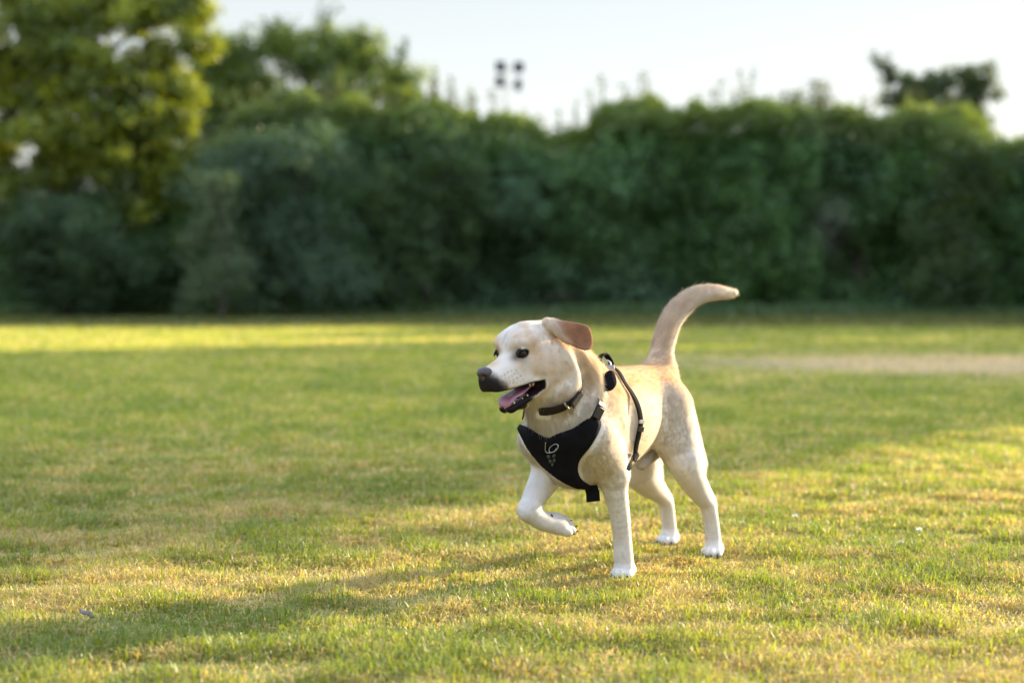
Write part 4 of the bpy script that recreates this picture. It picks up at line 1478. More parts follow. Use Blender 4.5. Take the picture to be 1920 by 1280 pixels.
# teeth: lower canines and incisors, a few cheek teeth, upper canines
gum_z = lambda x: -.090 - .22 * (x - .046)
for s in (1, -1):
    horn('tooth', hp(.118, s * .0175, gum_z(.118) - .003), H_U * 1.0 + H_F * .15 + H_L * s * .25, H_F, .0030 * HS, .0150 * HS, mat_tooth, dog, curve=-.2, flat=1)
    horn('tooth', hp(.128, s * .0095, gum_z(.128) - .002), H_U + H_F * .3, H_L, .0020 * HS, .0050 * HS, mat_tooth, dog, curve=0, flat=1)
    horn('tooth', hp(.096, s * .0235, gum_z(.096) - .002), H_U, H_F, .0028 * HS, .0050 * HS, mat_tooth, dog, curve=0)
    horn('tooth', hp(.082, s * .0265, gum_z(.082) - .002), H_U, H_F, .0036 * HS, .0060 * HS, mat_tooth, dog, curve=0)
    horn('tooth', hp(.070, s * .0285, -.0725), -H_U, H_F, .0042 * HS, .0065 * HS, mat_tooth, dog, curve=0)
    horn('tooth', hp(.061, s * .0300, -.0725), -H_U, H_F, .0048 * HS, .0080 * HS, mat_tooth, dog, curve=0)
for i, (pos, d, side, s) in enumerate(CLAWS):
    horn('claw', pos, d, side, .0038 * s, .014 * s, mat_black, dog, curve=-.25)
# pads of the lifted paw face back and up
o_ = rf_toe + RF_M[0] * .006
for b_, a_, s in ((-.0245, .020, .85), (-.0085, .034, 1), (.0085, .034, 1), (.0245, .020, .85)):
    ball('paw_pad', o_ + a_ * RF_M[0] + b_ * RF_M[1] - .0125 * RF_M[2], np.array([.0105, .0062, .0062]) * s, RF_M, mat_pad, dog, nu=14, nv=10)
ball('paw_pad', o_ - .004 * RF_M[0] - .0165 * RF_M[2], np.array([.016, .019, .010]), RF_M, mat_pad, dog, nu=16, nv=10)
ball('paw_pad', rf_mid * .75 + rf_toe * .25 - .0215 * RF_M[2], np.array([.008, .008, .007]), RF_M, mat_pad, dog, nu=14, nv=10)

# ---------------------------------------------------------------- collar and harness
O_CAM = CAM - DOG_P0
O_CAM = np.array([O_CAM @ D_F, O_CAM @ D_L, O_CAM[2]])
ZUP = np.array([0, 0, 1.0])


def hit(u, v):
    """point and normal on the dog behind photo pixel; nearest rim point when the ray misses"""
    d = dirs_to_local(pix_ray(u, v)); d /= np.linalg.norm(d)
    loc, nrm, _, _ = BVH.ray_cast(Vector(O_CAM), Vector(d))
    if loc is None:
        best = None
        for t_ in np.arange(3.8, 5.4, .01):
            l_, n_, i_, dist = BVH.find_nearest(Vector(O_CAM + d * t_))
            if best is None or dist < best[0]:
                best = (dist, l_, n_)
        loc, nrm = best[1], best[2]
    return np.array(loc), np.array(nrm)


def snap(p):
    l_, n_, i_, d_ = BVH.find_nearest(Vector(p))
    return np.array(l_), np.array(n_)


def spline(pts, n, closed=False):
    P = np.array(pts, float)
    Q = np.concatenate([P[-1:], P, P[:2]]) if closed else np.concatenate([[2 * P[0] - P[1]], P, [2 * P[-1] - P[-2]]])
    segs = len(P) if closed else len(P) - 1
    out = []
    for i in np.linspace(0, segs, n, endpoint=not closed):
        s_ = min(int(i), segs - 1); t_ = i - s_
        w = np.array([-t_ + 2 * t_ ** 2 - t_ ** 3, 2 - 5 * t_ ** 2 + 3 * t_ ** 3, t_ + 4 * t_ ** 2 - 3 * t_ ** 3, -t_ ** 2 + t_ ** 3]) / 2
        out.append(w @ Q[s_:s_ + 4])
    return np.array(out)


def smooth_loop(A, closed, it):
    for _ in range(it):
        B = A.copy()
        B[1:-1] = (A[:-2] + 2 * A[1:-1] + A[2:]) / 4
        if closed:
            B[0] = (A[-1] + 2 * A[0] + A[1]) / 4; B[-1] = (A[-2] + 2 * A[-1] + A[0]) / 4
        A = B
    return A


STRAP_PTS = []


def strap(name, pts, width, thick, mat, parent, closed=False, n=80, lift=.004, snapit=True, cover=.010, widths=None, relax=4, hide=None):
    C = spline(pts, n, closed)
    Nn = []
    if snapit:
        H = []
        lift = (np.interp(np.linspace(0, 1, n), *lift)[:, None] if isinstance(lift, tuple) else np.full((n, 1), lift))
        lift_ = lift
        for p_ in C:
            l_, n_ = snap(p_)
            H.append(l_); Nn.append(n_)
        Nn = smooth_loop(np.array(Nn), closed, 10); Nn /= np.linalg.norm(Nn, axis=1, keepdims=True)
        C = smooth_loop(np.array(H) + Nn * lift, closed, relax)
    else:
        Nn = np.array([snap(p_)[1] for p_ in C]); Nn = smooth_loop(Nn, closed, 10); Nn /= np.linalg.norm(Nn, axis=1, keepdims=True)
    T = np.roll(C, -1, 0) - np.roll(C, 1, 0)
    if not closed:
        T[0] = C[1] - C[0]; T[-1] = C[-1] - C[-2]
    T /= np.linalg.norm(T, axis=1, keepdims=True)
    Sd = np.cross(T, Nn); Sd /= np.linalg.norm(Sd, axis=1, keepdims=True)
    V = []
    prof = [(-1, 0), (-.92, 1), (-.4, 1.15), (.4, 1.15), (.92, 1), (1, 0), (.92, -1), (-.92, -1)]
    for i, (c, s_, nn) in enumerate(zip(C, Sd, Nn)):
        w = width if widths is None else np.interp(i / (n - 1), *widths)
        for a_, b_ in prof:
            V.append(c + s_ * a_ * w / 2 + nn * b_ * thick / 2)
    k = len(prof); F = []
    for i in range(n if closed else n - 1):
        for j in range(k):
            i2 = (i + 1) % n
            F.append((i * k + j, i2 * k + j, i2 * k + (j + 1) % k, i * k + (j + 1) % k))
    caps = []
    if not closed:
        caps = [tuple(range(k)), tuple(range(len(V) - 1, len(V) - 1 - k, -1))]
    fl = [np.array(F)] + ([np.array(caps)] if caps else [])
    for i in range(n):
        if hide is not None and hide(i):
            continue
        if snapit and lift_[i, 0] < .003:
            continue
        for a_ in (-.4, 0, .4):
            STRAP_PTS.append((C[i] + Sd[i] * a_ * width, cover))
    o = link_mesh(name, np_mesh(name, np.array(V), fl), mat, parent)
    return o, C, T, Sd, Nn


def fabric_mat(name, col, rough=.8, scale=900, sheen=.25):
    b = N(name)
    p = b.n('ShaderNodeBsdfPrincipled', Roughness=rough)
    p.inputs['Specular IOR Level'].default_value = .08
    p.inputs['Sheen Weight'].default_value = sheen
    tc = b.n('ShaderNodeTexCoord')
    w1 = b.n('ShaderNodeTexNoise', Scale=scale, Detail=2.0)
    w2 = b.n('ShaderNodeTexNoise', Scale=35.0, Detail=4.0)
    b.l(tc.outputs['Object'], w1.inputs['Vector']); b.l(tc.outputs['Object'], w2.inputs['Vector'])
    c = b.ramp(w2.outputs[0], (.3, tuple(x * .7 for x in col)), (.7, tuple(x * 1.4 for x in col)))
    b.l(c, p.inputs['Base Color'])
    bp = b.n('ShaderNodeBump', Strength=.4, Distance=.001)
    b.l(w1.outputs[0], bp.inputs['Height']); b.l(bp.outputs[0], p.inputs['Normal'])
    b.l(p.outputs[0], b.out.inputs['Surface'])
    return b.m


mat_har = fabric_mat('harness_nylon', (.0060, .0054, .0060), sheen=.0)
mat_web = fabric_mat('webbing', (.007, .0060, .0065), rough=.8, sheen=.0)
mat_plas = plain_mat('buckle_plastic', (.02, .018, .02), rough=.35, noise=.2)
mat_metal = plain_mat('metal', (.42, .43, .45), rough=.42, noise=.05, metallic=1.0)
mat_leather = plain_mat('collar_leather', (.016, .0095, .0075), rough=.6, noise=.35, scale=120, bump=.3, spec=.25)
mat_trim = plain_mat('reflective_trim', (.28, .26, .25), rough=.5, noise=.35, scale=400)
mat_slide = plain_mat('slider_bronze', (.20, .145, .11), rough=.35, noise=.2)
mat_badge = plain_mat('badge_grey', (.045, .045, .045), rough=.6, noise=.3, scale=300)

# chest panel: outline traced round the chest, mapped on a sphere about the chest centre
PC = np.array([-.150, .0, .43])
panel_px = [(976, 800), (980, 796), (994, 803), (1012, 815), (1024, 821), (1033, 822), (1040, 817), (1055, 811), (1073, 806), (1088, 796), (1098, 788),
            (1106, 786), (1120, 784), (1125, 793), (1123, 804), (1117, 816), (1103, 839), (1091, 852), (1083, 865), (1082, 879), (1086, 891), (1095, 901),
            (1106, 910), (1101, 915), (1083, 911), (1064, 903), (1043, 891), (1019, 870), (998, 847), (984, 821)]


def to_sph(p_):
    q = p_ - PC
    return math.atan2(q[1], q[0]), math.atan2(q[2], math.hypot(q[0], q[1]))


def on_chest(ph, el):
    d = np.array([math.cos(el) * math.cos(ph), math.cos(el) * math.sin(ph), math.sin(el)])
    l_, n_, _, _ = BVH.ray_cast(Vector(PC), Vector(d))
    return (np.linalg.norm(np.array(l_) - PC) if l_ is not None else .2), d


sph = np.array([to_sph(hit(u, v)[0]) for u, v in panel_px])
# round the outline a little and refine it
out2 = []
for i in range(len(sph)):
    a_, b_ = sph[i], sph[(i + 1) % len(sph)]
    for t_ in np.linspace(0, 1, 6)[:-1]:
        out2.append(a_ + (b_ - a_) * t_)
out2 = smooth_loop(np.array(out2), True, 4)
gx = np.arange(out2[:, 0].min(), out2[:, 0].max(), .035); gy = np.arange(out2[:, 1].min(), out2[:, 1].max(), .035)
gp = np.array([(x, y) for x in gx for y in gy])
sd = poly_sd(out2, gp[:, 0], gp[:, 1])
gp = gp[sd < -.02]
nb = len(out2)
allp = [Vector(p_) for p_ in np.concatenate([out2, gp])]
cv, ce, cf, *_ = delaunay_2d_cdt(allp, [(i, (i + 1) % nb) for i in range(nb)], [], 1, 1e-6)
cv = np.array([tuple(p_) for p_ in cv]); cf = np.array([f for f in cf if len(f) == 3])
RD = [on_chest(*p_) for p_ in cv]
rad = np.array([r_ for r_, _ in RD]); dirs = np.array([d_ for _, d_ in RD])
nbr = [[] for _ in cv]
for f in cf:
    for i in range(3):
        nbr[f[i]] += [f[(i + 1) % 3], f[(i + 2) % 3]]
for _ in range(12):      # cloth bridges hollows
    rad = np.array([max(rad[i], .35 * rad[i] + .65 * np.mean(rad[nbr[i]])) if nbr[i] else rad[i] for i in range(len(rad))])
for _ in range(3):
    rad = np.array([.5 * rad[i] + .5 * np.mean(rad[nbr[i]]) if nbr[i] else rad[i] for i in range(len(rad))])
bsd = poly_sd(out2, cv[:, 0], cv[:, 1])
puff = .0065 * smoothstep(0, -.05, bsd)
top = PC + dirs * (rad + .0075 + puff)[:, None]
bot = PC + dirs * (rad + .0015)[:, None]
Vp = np.concatenate([top, bot]); nv_ = len(cv)
ec = {}
for f in cf:
    for i in range(3):
        e_ = (f[i], f[(i + 1) % 3]); ec[e_] = ec.get(e_, 0) + 1
rimq = [(b_, a_, a_ + nv_, b_ + nv_) for (a_, b_) in ec if (b_, a_) not in ec]
fn_ = np.cross(top[cf[0, 1]] - top[cf[0, 0]], top[cf[0, 2]] - top[cf[0, 0]]) @ dirs[cf[0, 0]]
if fn_ < 0:
    cf = cf[:, ::-1]; rimq = [q[::-1] for q in rimq]
harness = link_mesh('harness', np_mesh('harness', Vp, [np.concatenate([cf, cf[:, ::-1] + nv_]), np.array(rimq)]), mat_har, dog)
for p_ in bot:
    STRAP_PTS.append((p_, .0095))
# piping round the panel edge
edge_pts = [PC + np.array([math.cos(e_) * math.cos(a_), math.cos(e_) * math.sin(a_), math.sin(e_)]) for a_, e_ in out2]
_tree = KDTree(nv_)
for i, c in enumerate(cv):
    _tree.insert((c[0], c[1], 0), i)
_tree.balance()
pip = []
for a_, e_ in out2:
    i = _tree.find((a_, e_, 0))[1]
    pip.append(PC + dirs[i] * (rad[i] + .0045))


def tube(name, P, r, mat, parent, closed=False, seg=8, radii=None):
    P = np.array(P, float); n = len(P)
    T = np.gradient(P, axis=0) if not closed else (np.roll(P, -1, 0) - np.roll(P, 1, 0))
    T /= np.linalg.norm(T, axis=1, keepdims=True) + 1e-12
    a_ = np.cross(T[0], ZUP); a_ = a_ if np.linalg.norm(a_) > .1 else np.cross(T[0], (1, 0, 0)); a_ /= np.linalg.norm(a_)
    V = []
    for i in range(n):
        a_ = a_ - T[i] * (a_ @ T[i]); a_ /= np.linalg.norm(a_); b_ = np.cross(T[i], a_)
        rr = r if radii is None else radii[i]
        for j in range(seg):
            q = 2 * math.pi * j / seg
            V.append(P[i] + rr * (a_ * math.cos(q) + b_ * math.sin(q)))
    F = []
    for i in range(n if closed else n - 1):
        i2 = (i + 1) % n
        for j in range(seg):
            F.append((i * seg + j, i * seg + (j + 1) % seg, i2 * seg + (j + 1) % seg, i2 * seg + j))
    fl = [np.array(F)]
    if not closed:
        fl.append(np.array([tuple(range(seg - 1, -1, -1)), tuple(range((n - 1) * seg, n * seg))]))
    return link_mesh(name, np_mesh(name, np.array(V), fl), mat, parent)


tube('piping', pip, .0026, mat_web, harness, closed=True)

# girth strap behind the elbows
gpx = [(1152, 694), (1166, 717), (1181, 738), (1193, 762), (1198, 788), (1196, 806), (1189, 834), (1183, 856), (1177, 874)]
gl = [hit(u, v)[0] for u, v in gpx]
bottom = np.array([gl[-1][0] + .005, 0, .28])
girth = [np.array([gl[0][0] + .006, 0, .62])] + gl + [bottom] + [p_ * np.array([1, -1, 1]) for p_ in gl[::-1]]
gs, gC, gT, gS, gN = strap('girth_strap', girth, .019, .0030, mat_web, harness, closed=True, n=110, lift=.0075, cover=.013)


def box_on(name, c, T, Sd, Nn, size, mat, parent, bev=.25):
    """a rounded slab lying on a strap: size along T, S, N"""
    def shp(V):
        s_ = np.sign(V) * np.abs(V) ** bev
        return s_ / np.maximum(np.abs(s_).max(1, keepdims=True), 1e-6) * np.minimum(1, np.linalg.norm(V, axis=1, keepdims=True)) * (.9 + .1 * np.linalg.norm(V, axis=1, keepdims=True))
    M = np.stack([T, Sd, Nn])
    return ball(name, c, np.array(size) / 2, M, mat, parent, shp, 24, 16)


def at_pix(C, u, v):
    pp = to_pix(C)
    d = O_CAM - C
    vis = np.einsum('ij,ij->i', gN if len(C) == len(gN) else np.zeros_like(C), d) if len(C) == len(gN) else np.ones(len(C))
    q = ((pp - (u, v)) ** 2).sum(1) + np.where(vis > 0, 0, 1e6)
    return int(q.argmin())


i = at_pix(gC, 1199, 790)
box_on('strap_slider', gC[i] + gN[i] * .003, gT[i], gS[i], gN[i], (.010, .018, .008), mat_metal, harness)
i = at_pix(gC, 1197, 803)
box_on('strap_slider', gC[i] + gN[i] * .003, gT[i], gS[i], gN[i], (.014, .018, .008), mat_plas, harness)
i = at_pix(gC, 1189, 855)
box_on('buckle', gC[i] + gN[i] * .004, gT[i], gS[i], gN[i], (.024, .020, .012), mat_plas, harness)

# strap from the panel over the shoulder to the back pad, both sides
sh_px = [(1108, 792), (1116, 775), (1124, 753), (1130, 735)]
sl = [hit(u, v)[0] for u, v in sh_px]
tops = [np.array([-.135, .065, .595]), np.array([-.155, .0, .615])]
shoulder_l = sl + tops
ss, sC, sT, sS, sN = strap('shoulder_strap', shoulder_l, .022, .0032, mat_web, harness, n=60, lift=([0, .34, .50, .85, 1], [.007, .007, -.004, -.004, .006]))
i = int(((to_pix(sC) - (1117, 772)) ** 2).sum(1).argmin())
box_on('buckle', sC[i] + sN[i] * .004, sT[i], sS[i], sN[i], (.032, .026, .008), mat_plas, harness)
i = int(((to_pix(sC) - (1124, 757)) ** 2).sum(1).argmin())
box_on('strap_slider', sC[i] + sN[i] * .005, sT[i], sS[i], sN[i], (.011, .028, .008), mat_slide, harness)
strap('shoulder_strap', [p_ * np.array([1, -1, 1]) for p_ in shoulder_l], .022, .0032, mat_web, harness, n=60, lift=.006)
right_corner = hit(982, 802)[0]

# back pad with its grab handle on the withers
pad_px = [(1135, 697), (1146, 692), (1152, 698), (1157, 712), (1156, 723), (1149, 731), (1140, 733), (1134, 729), (1135, 714)]
c0, nn0 = hit(1145, 713)
o_pad = c0 + nn0 * .012 + (O_CAM - c0) / np.linalg.norm(O_CAM - c0) * .024
to_cam = (O_CAM - o_pad); to_cam /= np.linalg.norm(to_cam)
pn = nn0 * .45 + to_cam * .55; pn /= np.linalg.norm(pn)
pad2, PM = plane_poly(pad_px, o_pad, pn)
pp2 = smooth_loop(np.array([pad2[i] + (pad2[(i + 1) % len(pad2)] - pad2[i]) * t_ for i in range(len(pad2)) for t_ in (0, .25, .5, .75)]), True, 3)
Vv, Ff = [], []
m_ = len(pp2); cen = pp2.mean(0)
lay = [(.0, .0), (.80, .0), (.95, .0015), (1.0, .005), (1.0, .008), (.95, .0115), (.80, .013), (.0, .0135)]
for s_, h_ in lay:
    for q in pp2:
        e_ = cen + (q - cen) * max(s_, .02)
        Vv.append(o_pad + PM[0] * e_[0] + PM[1] * e_[1] + PM[2] * (h_ - .010))
for i in range(len(lay) - 1):
    for j in range(m_):
        Ff.append((i * m_ + j, i * m_ + (j + 1) % m_, (i + 1) * m_ + (j + 1) % m_, (i + 1) * m_ + j))
link_mesh('back_pad', np_mesh('back_pad', np.array(Vv), np.array(Ff)), mat_har, harness)
for q in pp2:
    STRAP_PTS.append((o_pad + PM[0] * q[0] + PM[1] * q[1], .010))
i_ = max(range(m_), key=lambda j: pp2[j][1])
# grab handle: an arch of webbing standing over the withers
hpx = [(1130, 690), (1124, 676), (1127, 667), (1134, 664), (1141, 671), (1146, 681), (1147, 691)]
hpl = [lm(u, v, .035) for u, v in hpx]
hc = spline(hpl, 40)
mid = hc.mean(0)
V, F = [], []
side = np.array([.35, .80, .15]); side /= np.linalg.norm(side)
T = np.gradient(hc, axis=0); T /= np.linalg.norm(T, axis=1, keepdims=True)
for c, t_ in zip(hc, T):
    s_ = side - t_ * (side @ t_); s_ /= np.linalg.norm(s_)
    n_ = np.cross(t_, s_)
    for a_, b_ in [(-1, 0), (-.85, 1), (.85, 1), (1, 0), (.85, -1), (-.85, -1)]:
        V.append(c + s_ * a_ * .011 + n_ * b_ * .0028)
for i in range(len(hc) - 1):
    for j in range(6):
        F.append((i * 6 + j, i * 6 + (j + 1) % 6, i * 6 + 6 + (j + 1) % 6, i * 6 + 6 + j))
link_mesh('grab_handle', np_mesh('grab_handle', np.array(V), [np.array(F), np.array([tuple(range(5, -1, -1)), tuple(range(len(V) - 6, len(V)))])]), mat_web, harness)
box_on('trim', lm(1140, 689, .06), PM[0], PM[1], PM[2], (.036, .012, .010), mat_trim, harness)
tube('leash_ring', [lm(1137, 682, .045) + .013 * (PM[0] * math.cos(q) + PM[1] * .8 * math.sin(q)) for q in np.linspace(0, 2 * math.pi, 24, endpoint=False)], .0024, mat_metal, harness, closed=True)

# ring, bar and grey badge on the chest panel
c1, n1_ = hit(1034, 842)
qd = c1 - PC; rr_ = np.linalg.norm(qd); qd /= rr_
ex = np.cross(ZUP, qd); ex /= np.linalg.norm(ex); ey_ = np.cross(qd, ex)
cen = c1 + qd * .020


def from_pix_plane(u, v, P0_, n_):
    d = dirs_to_local(pix_ray(u, v))
    return O_CAM + d * (((P0_ - O_CAM) @ n_) / (d @ n_))


bar = [from_pix_plane(u, v, cen, qd) for u, v in [(1023, 829), (1022.5, 838), (1023, 846), (1028, 848.5), (1034, 848), (1040, 845), (1043, 840)]]
tube('chest_ring', spline(bar, 30), .0012, mat_metal, harness)
ring = [from_pix_plane(1038 + 8.5 * math.cos(q) , 840 + 6.5 * math.sin(q) - 3 * math.cos(q), cen, qd) + qd * .003 * math.sin(q) for q in np.linspace(0, 2 * math.pi, 28, endpoint=False)]
tube('chest_ring', ring, .0012, mat_metal, harness, closed=True)
# the grey badge below the ring: a shield of small leaf shapes
V, F = [], []
for (du, dv, w_, h_, rot) in [(0, 0, 5, 6, -.6), (9, -1, 5, 6, .5), (3, 8, 4.5, 6, -.3), (9.5, 7, 4, 5.5, .4), (6.5, 14, 3.5, 5, 0.1)]:
    o0 = len(V)
    cpt = []
    for q in np.linspace(0, 2 * math.pi, 14, endpoint=False):
        x, y = w_ * .55 * math.cos(q), h_ * .6 * math.sin(q)
        cpt.append((1034 + du + x * math.cos(rot) - y * math.sin(rot), 851 + dv + x * math.sin(rot) + y * math.cos(rot)))
    for u, v in cpt:
        p0 = hit(u, v)[0]; s0 = np.linalg.norm(p0 - PC)
        d_ = (p0 - PC) / s0
        i = _tree.find((*to_sph(p0), 0))[1]
        V.append(PC + d_ * (rad[i] + .0075 + puff[i] + .0012))
    F.append(tuple(range(o0, o0 + 14)))
Vb = np.array(V)
badge = np_mesh('badge', np.concatenate([Vb, Vb - qd * .003]),
                [np.array(F), np.array([tuple(x + len(Vb) for x in f[::-1]) for f in F]),
                 np.array([(f[(i + 1) % 14], f[i], f[i] + len(Vb), f[(i + 1) % 14] + len(Vb)) for f in F for i in range(14)])])
link_mesh('badge', badge, mat_badge, harness)

# loose webbing end below the breast
tb0, _ = hit(1108, 908)
tabp = [tb0 + np.array([.004, .0, -.002]), lm(1111, 922, tb0[1]), lm(1112, 932, tb0[1] + .002), lm(1112.5, 940, tb0[1] + .004)]
V, F = [], []
sd_ = dirs_to_local(np.array([.97, -.15, .12]))
for p_ in spline(tabp, 10):
    for a_, b_ in [(-1, 1), (1, 1), (1, -1), (-1, -1)]:
        V.append(p_ + sd_ * a_ * .0175 + np.array([.6, -.6, 0]) * b_ * .002)
for i in range(9):
    for j in range(4):
        F.append((i * 4 + j, i * 4 + (j + 1) % 4, i * 4 + 4 + (j + 1) % 4, i * 4 + 4 + j))
F += [(3, 2, 1, 0), tuple(range(len(V) - 4, len(V)))]
link_mesh('webbing_end', np_mesh('webbing_end', np.array(V), np.array(F), smooth=False), mat_web, harness)

# collar
cp = [hit(u, v)[0] for u, v in [(1019, 770), (1036, 768), (1052, 762), (1070, 750), (1084, 738)]]
axis = NECK1 - NECK0; axis /= np.linalg.norm(axis)
ch = cp[-1] - cp[0]; ch /= np.linalg.norm(ch)
cn = axis - ch * (axis @ ch); cn /= np.linalg.norm(cn)
mid = np.mean(cp, 0)
t_ = ((mid - NECK0) @ cn) / ((NECK1 - NECK0) @ cn)
cc = NECK0 + (NECK1 - NECK0) * t_
u1 = np.cross(cn, ZUP); u1 /= np.linalg.norm(u1); u2 = np.cross(cn, u1)
loop = []
for q in np.linspace(0, 2 * math.pi, 40, endpoint=False):
    d = u1 * math.cos(q) + u2 * math.sin(q)
    l_, n_, _, _ = BVH.ray_cast(Vector(cc), Vector(d))
    r_ = min(np.linalg.norm(np.array(l_) - cc), .14) if l_ is not None else .1
    loop.append(r_)
loop = smooth_loop(np.array(loop), True, 3)
def on_show(q, r_):      # the near side under the cheek stays clear of the fur; the rest sinks into it
    p_ = to_pix(cc + (u1 * math.cos(q) + u2 * math.sin(q)) * r_)[0]
    d_ = u1 * math.cos(q) + u2 * math.sin(q)
    return 1000 < p_[0] < 1094 and p_[1] > 728 and d_ @ (O_CAM - cc) > 0
QA = np.linspace(0, 2 * math.pi, 40, endpoint=False)
SHOW = np.array([on_show(q, r_) for q, r_ in zip(QA, loop)], float)
sm = smooth_loop(SHOW[:, None].repeat(2, 1), True, 2)[:, 0]
loopP = [cc + (u1 * math.cos(q) + u2 * math.sin(q)) * (r_ - .013 + .023 * s_) for q, r_, s_ in zip(QA, loop, sm)]
collar, kC, kT, kS, kN = strap('collar', loopP, .024, .004, mat_leather, dog, closed=True, n=120, snapit=False, cover=.0075, hide=lambda i: sm[int(i / 3) % 40] < .5)
pk = to_pix(kC)
fr = np.einsum('ij,ij->i', kN, O_CAM - kC) > 0
def kidx(u, v): return int((((pk - (u, v)) ** 2).sum(1) + np.where(fr, 0, 1e6)).argmin())
i = kidx(1060, 757)
box_on('collar_buckle', kC[i] + kN[i] * .004, kT[i], kS[i], kN[i], (.005, .031, .008), mat_metal, collar)
i = kidx(1080, 744)
box_on('collar_end', kC[i] + kN[i] * .005, kT[i], kS[i], kN[i], (.048, .024, .005), mat_leather, collar, bev=.5)

# ---------------------------------------------------------------- hair
b = N('coat_hair')
at = b.n('ShaderNodeAttribute', _attribute_name='col')
an = b.n('ShaderNodeAttribute', _attribute_name='rootn')
vt = b.n('ShaderNodeVectorTransform', _vector_type='NORMAL', _convert_from='OBJECT', _convert_to='WORLD')
b.l(an.outputs['Vector'], vt.inputs[0])
df = b.n('ShaderNodeBsdfDiffuse')
tr_ = b.n('ShaderNodeBsdfTranslucent')
b.l(at.outputs['Color'], df.inputs['Color']); b.l(at.outputs['Color'], tr_.inputs['Color'])
b.l(vt.outputs[0], df.inputs['Normal'])
mx = b.n('ShaderNodeMixShader', Fac=.30)
b.l(df.outputs[0], mx.inputs[1]); b.l(tr_.outputs[0], mx.inputs[2])
b.l(mx.outputs[0], b.out.inputs['Surface'])
mat_hair = b.m

HAIR_N = 620000
P4 = DV[DQ]
area = .5 * np.linalg.norm(np.cross(P4[:, 2] - P4[:, 0], P4[:, 3] - P4[:, 1]), axis=1)
vlen = (reg('trunk') * .016 + reg('chest') * .022 + reg('neck') * .024 + reg('shoulder') * .015 + reg('thigh') * .015 + reg('leg') * .0085 + reg('tail') * .024
        + reg('belly') * .014 + reg('paw') * .006 + reg('toe') * .0045 + reg('head') * .0075 + reg('muzzle') * .0038 + reg('jaw') * .008 + reg('ear') * .0060 + reg('earbase') * .011)
kd = KDTree(len(STRAP_PTS))
for i, (p_, r_) in enumerate(STRAP_PTS):
    kd.insert(p_, i)
kd.balance()
bare = np.clip(DARK * 1.3, 0, 1)
wgt = area * (1 - bare[DQ].max(1))
hair_i = rng.choice(len(DQ), HAIR_N, p=wgt / wgt.sum())
u_, v_ = rng.random(HAIR_N), rng.random(HAIR_N)
wq = np.stack([(1 - u_) * (1 - v_), u_ * (1 - v_), u_ * v_, (1 - u_) * v_], 1)
q = DQ[hair_i]
root = np.einsum('ij,ijk->ik', wq, DV[q])
rn = np.einsum('ij,ijk->ik', wq, DN[q]); rn /= np.linalg.norm(rn, axis=1, keepdims=True)
fl = np.einsum('ij,ijk->ik', wq, FLOW[q])
hl_ = np.einsum('ij,ij->i', wq, vlen[q]); hc_ = np.einsum('ij,ijk->ik', wq, colr[q])
keep = np.array([kd.find(r)[2] > STRAP_PTS[kd.find(r)[1]][1] for r in root])
root, rn, fl, hl_, hc_ = root[keep], rn[keep], fl[keep], hl_[keep], hc_[keep]
n = len(root)
fl = fl - rn * np.einsum('ij,ij->i', fl, rn)[:, None]
fl /= np.linalg.norm(fl, axis=1, keepdims=True) + 1e-6
# clumps: hair in one neighbourhood leans the same way
cl = np.stack([fnoise(root * 55, 21 + i) - .5 for i in range(3)], 1) * 2.2
jit = rng.normal(0, .15, (n, 3))
d = fl + cl * .28 + jit
d = d - rn * np.einsum('ij,ij->i', d, rn)[:, None]
d /= np.linalg.norm(d, axis=1, keepdims=True) + 1e-6
lift = np.clip(.16 + .07 * rng.normal(0, 1, n) + .14 * (fnoise(root * 70, 31) - .5), .05, .9)
stray = rng.random(n) < .04          # stray hairs that catch the light along the outline
tl_ = np.exp(-((root[:, 2] - .72) / .14) ** 2) * (root[:, 0] < -.60) * (root[:, 2] > .60)
lift = lift + .16 * tl_ * rng.random(n)
lift = np.where(stray, lift + rng.uniform(.2, .6, n), lift)
L = hl_ * rng.uniform(.6, 1.25, n)
dirh = d * np.cos(lift)[:, None] + rn * np.sin(lift)[:, None]
tip = root + dirh * L[:, None] - rn * (L * .12)[:, None]
# locks: neighbouring hairs draw together at their tips and share a tone
NCL = 22000
seed_i = rng.choice(n, NCL, replace=False)
kc = KDTree(NCL)
for i, s_ in enumerate(seed_i):
    kc.insert(root[s_] , i)
kc.balance()
own = np.array([kc.find(r)[1] for r in root])
ctip = tip[seed_i][own] + dirh[seed_i][own] * (L * .15)[:, None]
pull = (.25 * rng.uniform(.6, 1.0, n))[:, None] * np.exp(-(((ctip - tip) ** 2).sum(1) / .012 ** 2))[:, None]
tip = tip * (1 - pull) + ctip * pull
lock_tone = rng.normal(0, .04, NCL)[own]
sidev = np.cross(dirh, rn); sidev /= np.linalg.norm(sidev, axis=1, keepdims=True) + 1e-9
wd_ = np.clip(L * .036, .00028, .00062)[:, None]
HV = np.stack([root - sidev * wd_ - rn * .0008, root + sidev * wd_ - rn * .0008, tip], 1).reshape(-1, 3)
tone = (1 + .05 * rng.normal(0, 1, n) + lock_tone + .10 * (fnoise(root * 60, 41) - .5) + .34 * (fnoise((root - .82 * fl * np.einsum('ij,ij->i', root, fl)[:, None]) * 150, 43, 2) - .5))[:, None]
hcol = np.clip(hc_ * np.clip(tone, .65, 1.4), 0, .95)
HC = np.repeat(hcol, 3, 0)
nsm = rn + d * .25
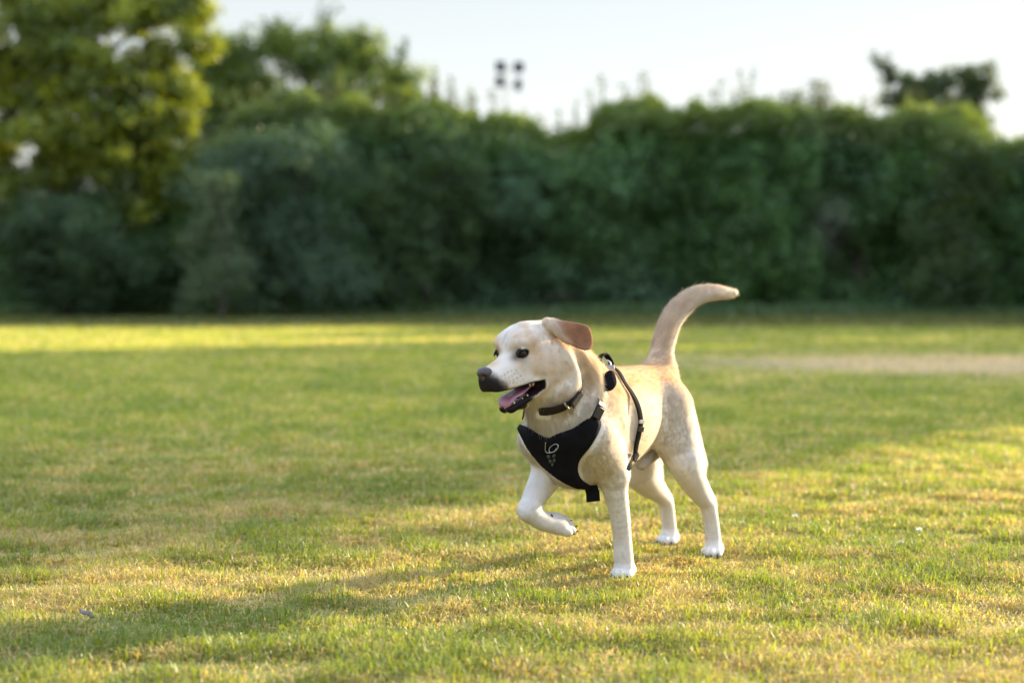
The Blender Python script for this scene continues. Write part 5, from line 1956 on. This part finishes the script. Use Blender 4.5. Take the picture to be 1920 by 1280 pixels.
nsm /= np.linalg.norm(nsm, axis=1, keepdims=True)
# a few whiskers
wv, wf = [], []
for s in (1, -1):
    for k in range(7):
        a0 = np.array(hp(.150 - .008 * (k % 4), s * .034, -.030 - .008 * (k // 3)))
        dd = H_L * s * 1.0 - H_U * (.15 + .2 * rng.random()) + H_F * (.25 - .5 * rng.random())
        dd /= np.linalg.norm(dd); ln = .03 + .025 * rng.random()
        for t_ in np.linspace(0, 1, 6):
            c = a0 + dd * ln * t_ - ZUP * .012 * t_ * t_
            for g in (0, 1, 2):
                o3 = np.array([[1, 0, 0], [-.5, .8, 0], [-.5, -.8, .3]][g]) * .00032 * (1.05 - t_)
                wv.append(c + o3)
        b0 = len(wv) - 18
        for i in range(5):
            for g in range(3):
                wf.append((b0 + i * 3 + g, b0 + i * 3 + (g + 1) % 3, b0 + i * 3 + 3 + (g + 1) % 3, b0 + i * 3 + 3 + g))
    for k in range(3):
        a0 = np.array(hp(.085, s * .045, .030 + .003 * k)); dd = H_F * .8 + H_U * .5 + H_L * s * (.5 + .2 * k); dd /= np.linalg.norm(dd)
        for t_ in np.linspace(0, 1, 6):
            c = a0 + dd * .030 * t_
            for g in (0, 1, 2):
                wv.append(c + np.array([[1, 0, 0], [-.5, .8, 0], [-.5, -.8, .3]][g]) * .0003 * (1.05 - t_))
        b0 = len(wv) - 18
        for i in range(5):
            for g in range(3):
                wf.append((b0 + i * 3 + g, b0 + i * 3 + (g + 1) % 3, b0 + i * 3 + 3 + (g + 1) % 3, b0 + i * 3 + 3 + g))
wv, wf = np.array(wv), np.array(wf)
HV = np.concatenate([HV, wv]); HC = np.concatenate([HC, np.full((len(wv), 3), .6)])
HT = np.arange(3 * n).reshape(-1, 3)
coat = np_mesh('coat', HV, [HT, wf + 3 * n], col=HC)
add_vec(coat, np.concatenate([np.repeat(nsm, 3, 0), np.repeat([[0, 0, 1.0]], len(wv), 0)]), 'rootn')
tag(link_mesh('coat', coat, mat_hair, dog), kind='stuff')
